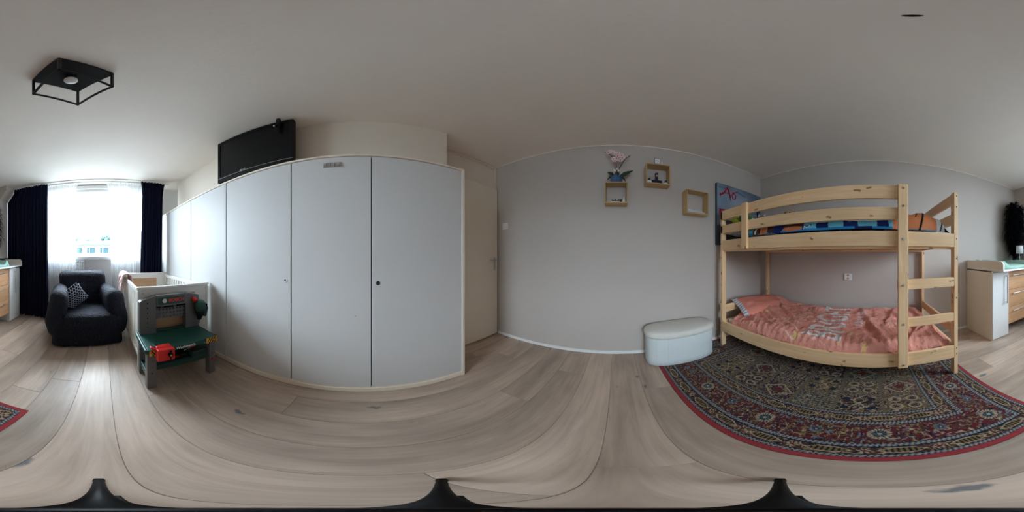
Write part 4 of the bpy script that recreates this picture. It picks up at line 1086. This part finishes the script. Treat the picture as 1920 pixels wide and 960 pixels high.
for sg in (-1, 1):
    b2 = soft_box(.105, .345, .29, .10, 18, (sg*.325, .0, .400), .010, 6, 4+sg)
    for v in b2.verts:
        k = math.exp(-((v.co.z-.33)/.13)**2)*.045; v.co.x += sg*k*(.4 if abs(v.co.x) < .33 else 1)
        v.co.x += -sg*.015*max(0, (v.co.z-.5)/.2)
    acp('armrest', b2)
# patterned cushion
def ccol(P3):
    c = np.ones(P3.shape)*hexc('161b28'); s_ = .036
    X, Y = P3[..., 0], P3[..., 1]; hy = s_*math.sqrt(3)/2
    J = np.round(Y/hy); off = (J % 2)*s_/2; I = np.round((X-off)/s_); d = np.hypot(X-off-I*s_, Y-J*hy)
    c[d > .0148] = hexc('c9cfda'); c[(d > .0185)] = hexc('7f8a99'); return c
P3, cc = pillow_mesh(.33, .33, .13, 51, ccol, 110)
o = obj('cushion', grid_mesh('cushion', P3, cc), M['print'], local=True, smooth=True)
o.location = (.385, -1.965, .555); o.rotation_euler = (R(62), R(38), R(20))
tag(o, 'navy and white ring patterned cushion leaning in the corner of the armchair', 'cushion')

# ---------------- crib ----------------
CX0, CX1, CY0, CY1 = -.955, -.268, -2.45, -1.30
cr = thing('crib', 'white wooden crib with oak panels in its ends beside the wardrobe', 'crib', (-.61, -1.88, 0))
for ya, yb in ((CY1-.022, CY1), (CY0, CY0+.022)):
    b2 = nb(); box(b2, CX1-.155, CX1, ya, yb, 0.0, .80, .004); box(b2, CX0, CX0+.155, ya, yb, 0.0, .80, .004)
    box(b2, CX0+.15, CX1-.15, ya, yb, .74, .80, .002); box(b2, CX0+.15, CX1-.15, ya, yb, .12, .22, .002)
    e_ = obj('end_frame', b2, M['crib_white'], cr)
    subpart('oak_panel', box(nb(), CX0+.153, CX1-.153, ya+.004, yb-.003, .21, .765, .002), M['oak_x'], e_, 'oak veneered panel')
    b2 = nb(); box(b2, CX0-.008, CX1+.008, ya-.008, yb+.008, .798, .820, .005)
    for v in b2.verts:
        v.co.z += .004*math.cos((v.co.x-(CX0+CX1)/2)*4)
    obj('end_cap_rail', b2, M['crib_white'], cr)
obj('bolt_cap', cyl(nb(), (-.312, CY1, .765), (-.312, CY1+.003, .765), .007), M['chrome'], cr); obj('bolt_cap', cyl(nb(), (-.925, CY1, .765), (-.925, CY1+.003, .765), .007), M['chrome'], cr)
for xs_ in (CX1-.026, CX0+.004):
    obj('side_top_rail', box(nb(), xs_, xs_+.022, CY0+.02, CY1-.02, .752, .795, .005), M['crib_white'], cr)
    obj('side_bottom_rail', box(nb(), xs_, xs_+.022, CY0+.02, CY1-.02, .125, .17, .004), M['crib_white'], cr)
    n = 15
    s0 = obj('slat', box(nb(), xs_+.005, xs_+.017, CY0+.05, CY0+.085, .165, .757, .003, 1), M['crib_white'], cr)
    for i in range(1, n):
        s1 = s0.copy(); C.objects.link(s1); s1.location.y += i*.0725
obj('base_board', box(nb(), CX0+.03, CX1-.03, CY0+.024, CY1-.024, .25, .27), M['crib_white'], cr)
o = obj('crib_mattress', box(nb(), CX0+.035, CX1-.035, CY0+.03, CY1-.03, .272, .37, .03, 4), M['mattress'], smooth=True); tag(o, 'white mattress lying inside the crib', 'mattress')
# pink blanket over the far rail
nu, nv = 60, 44; P3 = np.zeros((nu, nv, 3)); nn = rng_noise((nu, nv), (5, 5), 61)-.5; nf = rng_noise((nu, nv), (9, 26), 62)-.5
for i in range(nu):
    for j in range(nv):
        s_ = (i/(nu-1))*.52-.34; v = j/(nv-1); y_ = -2.40+.42*v+.02*nn[i, j]
        r_ = .050
        arc = r_*PI
        if s_ < -arc/2: x_ = CX1-.015+r_+.018*math.sin(v*9)+.03*(-s_-.08); z_ = .80+(s_+arc/2)
        elif s_ > arc/2: x_ = CX1-.015-r_-.006*math.sin(v*9); z_ = .80-(s_-arc/2)
        else: a = s_/r_; x_ = CX1-.015-r_*math.sin(a); z_ = .80+r_*math.cos(a)
        P3[i, j] = (x_+.030*nf[i, j], y_, z_+.006*nf[i, j]+(.05*v if s_ < -.2 else 0))
o = obj('blanket', grid_mesh('blanket', P3), M['pink_knit'], smooth=True); md = o.modifiers.new('t', 'SOLIDIFY'); md.thickness = .012
tag(o, 'pale pink knitted blanket hung over the far corner of the crib rail', 'blanket')

# ---------------- toy workbench ----------------
wb = thing('toy_workbench', 'green and grey toy workbench with pegboard standing against the crib', 'toy workbench', (-.52, -1.10, 0))
def wp(n, bm, m, **k): return obj(n, bm, M[m], wb, **k)
legs = []
for xa, xb in ((-.325, -.262), (-.790, -.735)):
    for ya, yb in ((-1.035, -.980), (-1.255, -1.205)):
        b2 = box(nb(), xa, xb, ya, yb, 0, .40, .005)
        lg = wp('leg', b2, 'tool_grey'); legs.append(lg)
        if ya > -1.1:
            for z_, r_ in ((.31, .004), (.245, .004), (.18, .007)):
                subpart('peg_hole', cyl(nb(), ((xa+xb)/2, yb-.001, z_), ((xa+xb)/2, yb+.0008, z_), r_, seg=12), M['black_plastic'], lg)
wp('screw_head', cyl(nb(), (-.762, -.981, .17), (-.762, -.972, .17), .010), 'tool_red')
b2 = box(nb(), -.785, -.252, -1.265, -.955, .388, .432, .010, 3); wp('table_top', b2, 'tool_green')
wp('table_edge', prism(nb(), [(-.785, .432), (-.79, .40), (-.252, .40), (-.245, .432)], 'y', -.962, -.950), 'tool_green')
wp('side_edge', box(nb(), -.262, -.240, -1.26, -.955, .398, .434, .008), 'tool_green')
def hazard(x0, x1, z0, z1, y, lean):
    p = wp('hazard_plate', box(nb(), x0, x1, y-.004, y+.002, z0, z1, .002, 1), 'yellow', label='yellow plate with black stripes')
    n = 4; st_ = nb(); wd_ = (x1-x0)/n
    for i in range(n):
        a = x0+i*wd_+wd_*.25; sft = lean*(z1-z0)*.7; lo = [(max(x0, min(x1, a-sft/2)), z0), (max(x0, min(x1, a+wd_*.45-sft/2)), z0), (max(x0, min(x1, a+wd_*.45+sft/2)), z1), (max(x0, min(x1, a+sft/2)), z1)]
        prism(st_, lo, 'y', y+.0015, y+.0032)
    subpart('stripe', st_, M['black_plastic'], p)
hazard(-.345, -.268, .378, .428, -.949, 1); hazard(-.785, -.685, .378, .428, -.949, -1)
text_obj('Workbench', .030, M['white_plastic'], Matrix.Translation((-.520, -.9490, .412)) @ Matrix.Rotation(PI, 4, 'Z') @ Matrix.Rotation(R(90), 4, 'X'), wb, bold=.0006)
# towers
prismL = [(-.262, .43), (-.262, .715), (-.275, .728), (-.375, .758), (-.395, .752), (-.395, .43)]
lt = wp('tower', prism(nb(), prismL, 'y', -1.262, -1.205), 'tool_grey')
prismR = [(-.655, .43), (-.655, .752), (-.672, .762), (-.775, .738), (-.785, .725), (-.785, .43)]
rt = wp('tower', prism(nb(), prismR, 'y', -1.262, -1.205), 'tool_grey')
for i in range(6):
    subpart('peg_hole', cyl(nb(), (-.325, -1.2055, .705-i*.042), (-.325, -1.204, .705-i*.042), .006-.0004*i, seg=12), M['black_plastic'], lt)
sg_ = wp('sign_header', box(nb(), -.655, -.395, -1.258, -1.20, .672, .766, .004), 'tool_grey')
sp_ = subpart('sign_plate', box(nb(), -.640, -.408, -1.201, -1.198, .684, .748, .002, 1), M['tool_green'], sg_, 'dark green plate')
RT = Matrix.Rotation(PI, 4, 'Z') @ Matrix.Rotation(R(90), 4, 'X')
text_obj('BOSCH', .040, M['tool_red'], Matrix.Translation((-.567, -1.1975, .717)) @ RT, wb, bold=.0013, xs=1.05)
em = nb(); lathe(em, [(.0155, 0), (.0185, 0), (.0185, .0012), (.0155, .0012), (.0155, 0)], seg=28)
t_ = bmesh.new(); box(t_, -.004, .004, -.012, .012, 0, .0012); 
for sgx in (-1, 1):
    prism(t_, [(sgx*.004, -.0115), (sgx*.0095, -.009), (sgx*.0095, .009), (sgx*.004, .0115), (sgx*.0055, .006), (sgx*.0055, -.006)], 'z', 0, .0012)
add(em, t_); em.transform(Matrix.Translation((-.463, -1.1975, .717)) @ Matrix.Rotation(R(-90), 4, 'X') @ Matrix.Rotation(R(90), 4, 'Z'))
obj('emblem', em, M['white_plastic'], wb)
# pegboard with real holes: strips between rows and posts between columns
pb = nb(); px0, px1, pz0, pz1 = -.665, -.385, .552, .652; rows = [.570, .602, .634]; cols = [-.400-i*.0305 for i in range(9)]; hr = .0062
zs_ = [pz0]+[q for z_ in rows for q in (z_-hr, z_+hr)]+[pz1]
for i in range(0, len(zs_)-1, 2): box(pb, px0, px1, -1.235, -1.228, zs_[i], zs_[i+1])
xs_ = [px1]+[q for c_ in cols for q in (c_+hr, c_-hr)]+[px0]
for z_ in rows:
    for i in range(0, len(xs_)-1, 2): box(pb, xs_[i+1], xs_[i], -1.235, -1.228, z_-hr, z_+hr)
wp('pegboard', pb, 'tool_grey')
wp('pegboard_backing', box(nb(), px0, px1, -1.246, -1.243, .60, pz1), 'black_plastic')
for x_ in (-.447, -.556): 
    b2 = box(nb(), x_-.010, x_+.010, -1.235, -1.205, .645, .672, .002); g_ = wp('bracket', b2, 'tool_grey')
    subpart('peg_hole', cyl(nb(), (x_, -1.206, .660), (x_, -1.2035, .660), .005, seg=12), M['black_plastic'], g_)
wp('dark_strip', box(nb(), -.66, -.385, -1.24, -1.215, .652, .658), 'black_plastic')
wp('back_ledge', box(nb(), -.655, -.395, -1.262, -1.225, .432, .446, .003), 'tool_darkgreen')
# lower shelf and beams
wp('lower_beam', box(nb(), -.735, -.325, -1.03, -1.01, .185, .235, .004), 'tool_darkgreen'); wp('lower_beam', box(nb(), -.735, -.325, -1.25, -1.23, .185, .235, .004), 'tool_darkgreen')
wp('side_beam', box(nb(), -.30, -.27, -1.21, -1.03, .10, .16, .004), 'tool_green'); wp('side_beam', box(nb(), -.785, -.745, -1.21, -1.03, .22, .28, .004), 'tool_darkgreen')
wp('tray', box(nb(), -.74, -.32, -1.24, -1.02, .228, .240, .003), 'tool_darkgreen')
wp('foot_brace', box(nb(), -.335, -.325, -1.06, -1.03, .05, .2, .003), 'tool_darkgreen')
v_ = wp('tool_holder', box(nb(), -.735, -.60, -1.22, -1.0, .24, .30, .01), 'tool_darkgreen')
# vice
vc = wp('vice', box(nb(), -.420, -.305, -.952, -.905, .345, .446, .010, 3), 'tool_red', label='bright red vice clamp')
b2 = nb(); prism(b2, [(-.305, .446), (-.275, .472), (-.268, .466), (-.305, .42)], 'y', -.95, -.93); box(b2, -.41, -.31, -.985, -.945, .432, .452, .006); subpart('jaw', b2, M['tool_red'], vc)
b2 = nb(); cyl(b2, (-.385, -.906, .405), (-.385, -.885, .405), .016); cyl(b2, (-.385, -.893, .435), (-.385, -.893, .35), .005); sph(b2, (-.385, -.893, .437), .009, seg=10); sph(b2, (-.385, -.893, .348), .008, seg=10); subpart('crank', b2, M['black_plastic'], vc)
b2 = nb(); cyl(b2, (-.385, -.890, .405), (-.385, -.884, .405), .007); subpart('crank_cap', b2, M['yellow'], vc)
wp('clamp_block', box(nb(), -.335, -.305, -1.0, -.965, .43, .452, .004), 'black_plastic')
# loose toy tools
td = thing('toy_drill', 'dark green toy drill with red knob hanging on the right workbench tower', 'toy drill', (-.77, -1.17, .49))
def tdp(n, bm, m): return obj(n, bm, M[m], td, smooth=True)
tdp('motor_body', soft_box(.048, .048, .062, .045, 8, (-.765, -1.165, .640)), 'tool_green')
tdp('band', cyl(nb(), (-.765, -1.165, .640), (-.765, -1.165, .610), .050, .047, 20), 'tool_darkgreen')
tdp('nose', cyl(nb(), (-.765, -1.165, .610), (-.762, -1.17, .515), .045, .018, 18), 'black_plastic')
tdp('bit', cyl(nb(), (-.762, -1.17, .515), (-.761, -1.17, .475), .005, .003, 8), 'tool_green')
tdp('handle', soft_box(.018, .018, .05, .016, 6, (-.818, -1.16, .585), rot=Matrix.Rotation(R(-15), 4, 'Y')), 'tool_darkgreen')
tdp('trigger', box(nb(), -.835, -.825, -1.17, -1.15, .63, .655, .003), 'black_plastic')
td.location.y += .010
kb = nb(); cyl(kb, (-.722, -1.205, .705), (-.722, -1.165, .705), .020, .018, 18); tdp('knob', kb, 'tool_red')
ts = thing('toy_screwdriver', 'red toy screwdriver lying on the workbench lower shelf', 'toy tool', (-.58, -1.09, .24))
b2 = nb(); cyl(b2, (-.66, -1.075, .315), (-.61, -1.06, .312), .011, .009, 12); obj('handle', b2, M['tool_red'], ts, smooth=True)
b2 = nb(); cyl(b2, (-.61, -1.06, .312), (-.55, -1.042, .308), .003); obj('shaft', b2, M['chrome'], ts)
ts = thing('toy_saw', 'flat toy saw with dark handle lying on the workbench lower shelf', 'toy tool', (-.45, -1.09, .24))
obj('blade', box(nb(), -.53, -.345, -1.085, -1.06, .2405, .2435), M['tool_red'], ts); obj('handle', soft_box(.04, .022, .015, .012, 5, (-.56, -1.075, .256)), M['black_plastic'], ts, smooth=True)

# ---------------- dresser ----------------
DX = 1.385; DY0, DY1 = -2.41, -1.256
ds = thing('dresser', 'white changing dresser with three oak drawers between two narrow white doors', 'dresser', (1.65, -1.83, 0))
def dp(n, a, m, bev=.002, label=None): return obj(n, box(nb(), *a, bev), M[m], ds, label=label)
dp('side_panel', (DX+.018, XC-.01, DY1-.018, DY1, .0, .905), 'cream'); dp('inner_panel', (DX+.018, XC-.01, -1.53, -1.512, .0, .905), 'white_gloss')
dp('inner_panel', (DX+.018, XC-.01, -2.118, -2.10, .0, .905), 'white_gloss'); dp('side_panel', (DX+.018, 1.70, DY0, DY0+.018, .0, .905), 'white_gloss')
dp('top_panel', (DX+.002, XC-.01, -2.27, DY1, .888, .906), 'cream'); dp('bottom_panel', (DX+.03, XC-.01, -1.52, DY1-.01, .02, .04), 'white_gloss')
dp('kick_board', (DX+.022, DX+.035, -1.512, DY1-.018, .0, .05), 'white_gloss'); dp('kick_board', (DX+.022, DX+.035, DY0+.018, -2.118, .0, .05), 'white_gloss')
d1 = dp('door', (DX, DX+.018, -1.528, DY1-.001, .018, .884), 'white_gloss'); d2 = dp('door', (DX, DX+.018, DY0+.001, -2.104, .018, .884), 'white_gloss')
def bar_v(y_, par):
    b2 = nb(); cyl(b2, (DX-.028, y_, .482), (DX-.028, y_, .845), .006); cyl(b2, (DX, y_, .495), (DX-.028, y_, .495), .005); cyl(b2, (DX, y_, .832), (DX-.028, y_, .832), .005)
    subpart('handle', b2, M['chrome'], par, 'long upright metal bar handle')
bar_v(-1.475, d1); bar_v(-2.235, d2)
for i in range(3):
    z1_ = .882-i*.243; d_ = dp('drawer', (DX+.014, DX+.034, -2.098, -1.533, z1_-.239, z1_), 'oak_y', label='oak drawer front')
    b2 = nb(); hz = z1_-.05; cyl(b2, (DX-.016, -1.99, hz), (DX-.016, -1.60, hz), .005)
    for y_ in (-1.96, -1.63): cyl(b2, (DX+.015, y_, hz), (DX-.016, y_, hz), .0045)
    subpart('handle', b2, M['chrome'], d_)
dp('drawer_box', (DX+.034, XC-.02, -2.095, -1.536, .155, .88), 'white_gloss')
# changing board on top with raised sides
cb2 = thing('changing_board', 'white changing board with raised rounded sides lying on the dresser', 'changing board', (1.6, -1.83, .907))
b2 = nb()
vv = [(1.215, -1.258), (1.915, -1.258), (1.915, -2.26), (1.70, -2.27), (1.70, -2.425), (1.345, -2.425)]
prism(b2, vv, 'z', .908, .928); obj('board', b2, M['white_gloss'], cb2)
def lip(xf, y_, xe):
    n = 8; pts = [(xe, .928), (xe, 1.020)]+[(xf+.045-.045*math.sin(a*PI/2/n), .975+.045*math.cos(a*PI/2/n)) for a in range(n+1)]+[(xf, .928)]
    return prism(nb(), pts, 'y', y_-.010, y_+.010)
obj('side_lip', lip(1.218, -1.268, 1.915), M['cream'], cb2); obj('side_lip', lip(1.345, -2.415, 1.69), M['cream'], cb2)
obj('back_lip', box(nb(), 1.900, 1.918, -2.26, -1.28, .928, .99, .004), M['cream'], cb2)
# green changing mat
nu, nv = 70, 90; P3 = np.zeros((nu, nv, 3)); nn = rng_noise((nu, nv), (5, 7), 81)-.5; nf = rng_noise((nu, nv), (14, 18), 82)-.5
for i in range(nu):
    for j in range(nv):
        a, b_ = i/(nu-1), j/(nv-1)
        x_ = 1.265+.03*b_+(.60)*a+.008*math.sin(b_*14); y_ = -1.285-.69*b_-.02*a
        e = max(math.exp(-((b_-.10)/.09)**2), .9*math.exp(-((b_-.93)/.07)**2), .45*math.exp(-((a-.92)/.08)**2))
        edge = min(1, min(a, 1-a, b_, 1-b_)/.035)
        P3[i, j] = (x_, y_, .931+edge**.5*(.030+.062*e+.014*nn[i, j]+.007*nf[i, j]))
o = obj('changing_mat', grid_mesh('changing_mat', P3), M['mat_green'], smooth=True); md = o.modifiers.new('t', 'SOLIDIFY'); md.thickness = .0025; md.offset = 0
tag(o, 'sage green towelling changing mat with raised edges on the dresser', 'changing mat')
# small white lamp
tl = thing('table_lamp', 'small table lamp with white cylinder shade in front of the black feather plant', 'lamp', (1.600, -1.965-.05, .928))
lx, ly = 1.615, -2.045
WM[tl.name] = Matrix.Translation((lx, ly, .928)); tl.location = (lx, ly, .928)
b2 = nb(); lathe(b2, [(.056, 1.118), (.056, 1.245), (.054, 1.245), (.054, 1.118), (.056, 1.118)], (lx, ly, 0), 32); obj('shade', b2, M['shade'], tl, smooth=True)
obj('stem', cyl(nb(), (lx, ly, .936), (lx, ly, 1.18), .0045), M['white_plastic'], tl); obj('base', cyl(nb(), (lx, ly, .9285), (lx, ly, .94), .04, .036, 28), M['white_plastic'], tl)
# black feather plant
fp = thing('feather_plant', 'tall bushy black feather grass arrangement in the corner on the dresser', 'plant', (1.755, -2.125, .93))
b2 = nb(); lathe(b2, [(.04, 0), (.055, .02), (.06, .10), (.04, .16), (.035, .16), (.03, .03)], (1.77, -2.13, .929), 24); obj('vase', b2, M['black_metal'], fp, smooth=True)
rr = random.Random(12)
def frond(bm, p0, p1, bend, nb_, blen):
    p0 = Vector(p0); p1 = Vector(p1); up = (p1-p0).normalized()
    def at(u): return p0.lerp(p1, u)+Vector(bend)*u*u
    tube(bm, [at(i/8) for i in range(9)], [.003-.0022*i/8 for i in range(9)], 5)
    for i in range(nb_):
        u = .06+.94*i/nb_; c = at(u); a = rr.uniform(0, 2*PI); d = Vector((math.cos(a), math.sin(a), 0))
        L = blen*(.55+.6*rr.random())*(1-.55*u**3)*(.6+.9*min(1, u*3))
        w_ = .0055; s_ = d.cross(Vector((0, 0, 1)))*w_
        q = [c, c+d*L*.40+Vector((0, 0, L*.42)), c+d*L*.85+Vector((0, 0, L*.45)), c+d*L*1.12+Vector((0, 0, L*.12*rr.uniform(-1.5, 1)))]
        prev = None
        for k, pt in enumerate(q):
            pt.x = min(pt.x, XC-.01)
            if pt.y < -2.27 and pt.x > 1.55: pt.y = -2.27
            f_ = (1, 1.3, .9, .1)[k]; cur = (bm.verts.new(pt-s_*f_), bm.verts.new(pt+s_*f_))
            if prev: bm.faces.new((prev[0], prev[1], cur[1], cur[0]))
            prev = cur
for k in range(9):
    a = 2*PI*k/9; sp = (0 if k == 0 else 1)
    b2 = nb(); frond(b2, (1.77, -2.12, 1.0), (1.752+.075*sp*math.cos(a), -2.09+.08*sp*math.sin(a), 1.98-.22*rr.random()*sp), (.01*math.cos(a), .01*math.sin(a), 0), 300, .135)
    obj('frond', b2, M['feather'], fp)

# ---------------- camera tripod ----------------
tp = thing('tripod', 'slim black tripod standing in the middle of the floor', 'tripod', (0, 0, 0))
obj('pole', tube(nb(), [(0, 0, .10), (0, 0, .62), (0, 0, .63), (0, 0, .93)], [.011, .011, .006, .003], 14), M['black_metal'], tp, smooth=True)
obj('hub', cyl(nb(), (0, 0, .14), (0, 0, .22), .024, .018, 20), M['black_metal'], tp, smooth=True)
for az in (178.0, 298.5, 57.5):
    a = R(az); d = Vector((math.sin(a), math.cos(a), 0)); s_ = Vector((d.y, -d.x, 0))
    b2 = nb(); tube(b2, [d*.215+Vector((0, 0, .008)), d*.14+Vector((0, 0, .055)), d*.015+Vector((0, 0, .19))], [.0072, .0085, .011], 12)
    lg = obj('leg', b2, M['black_metal'], tp, smooth=True)
    b2 = nb(); cyl(b2, d*.205+Vector((0, 0, .0095)), d*.222+Vector((0, 0, .0065)), .009, .0075, 14); subpart('rubber_foot', b2, M['black_plastic'], lg)
    b2 = nb(); tube(b2, [d*.10+s_*.011+Vector((0, 0, .078)), Vector((0, 0, .11))+s_*.006], .0025, 6); subpart('strut', b2, M['black_metal'], lg)

for o in C.objects:
    if o.parent is None and 'label' in o and 'group' not in o:
        g = {'blackout_curtain': 'navy blackout curtains', 'sheer_curtain': 'white sheer curtains', 'curtain_rail': 'white curtain rails', 'soft_toy': 'soft toys on the upper bunk',
             'paper_stack': 'papers in the right wall box', 'duvet': 'duvets on the bunk bed', 'potted_cactus': 'small potted cacti in the highest wall box'}.get(o.name.split('.')[0])
        if g: o['group'] = g
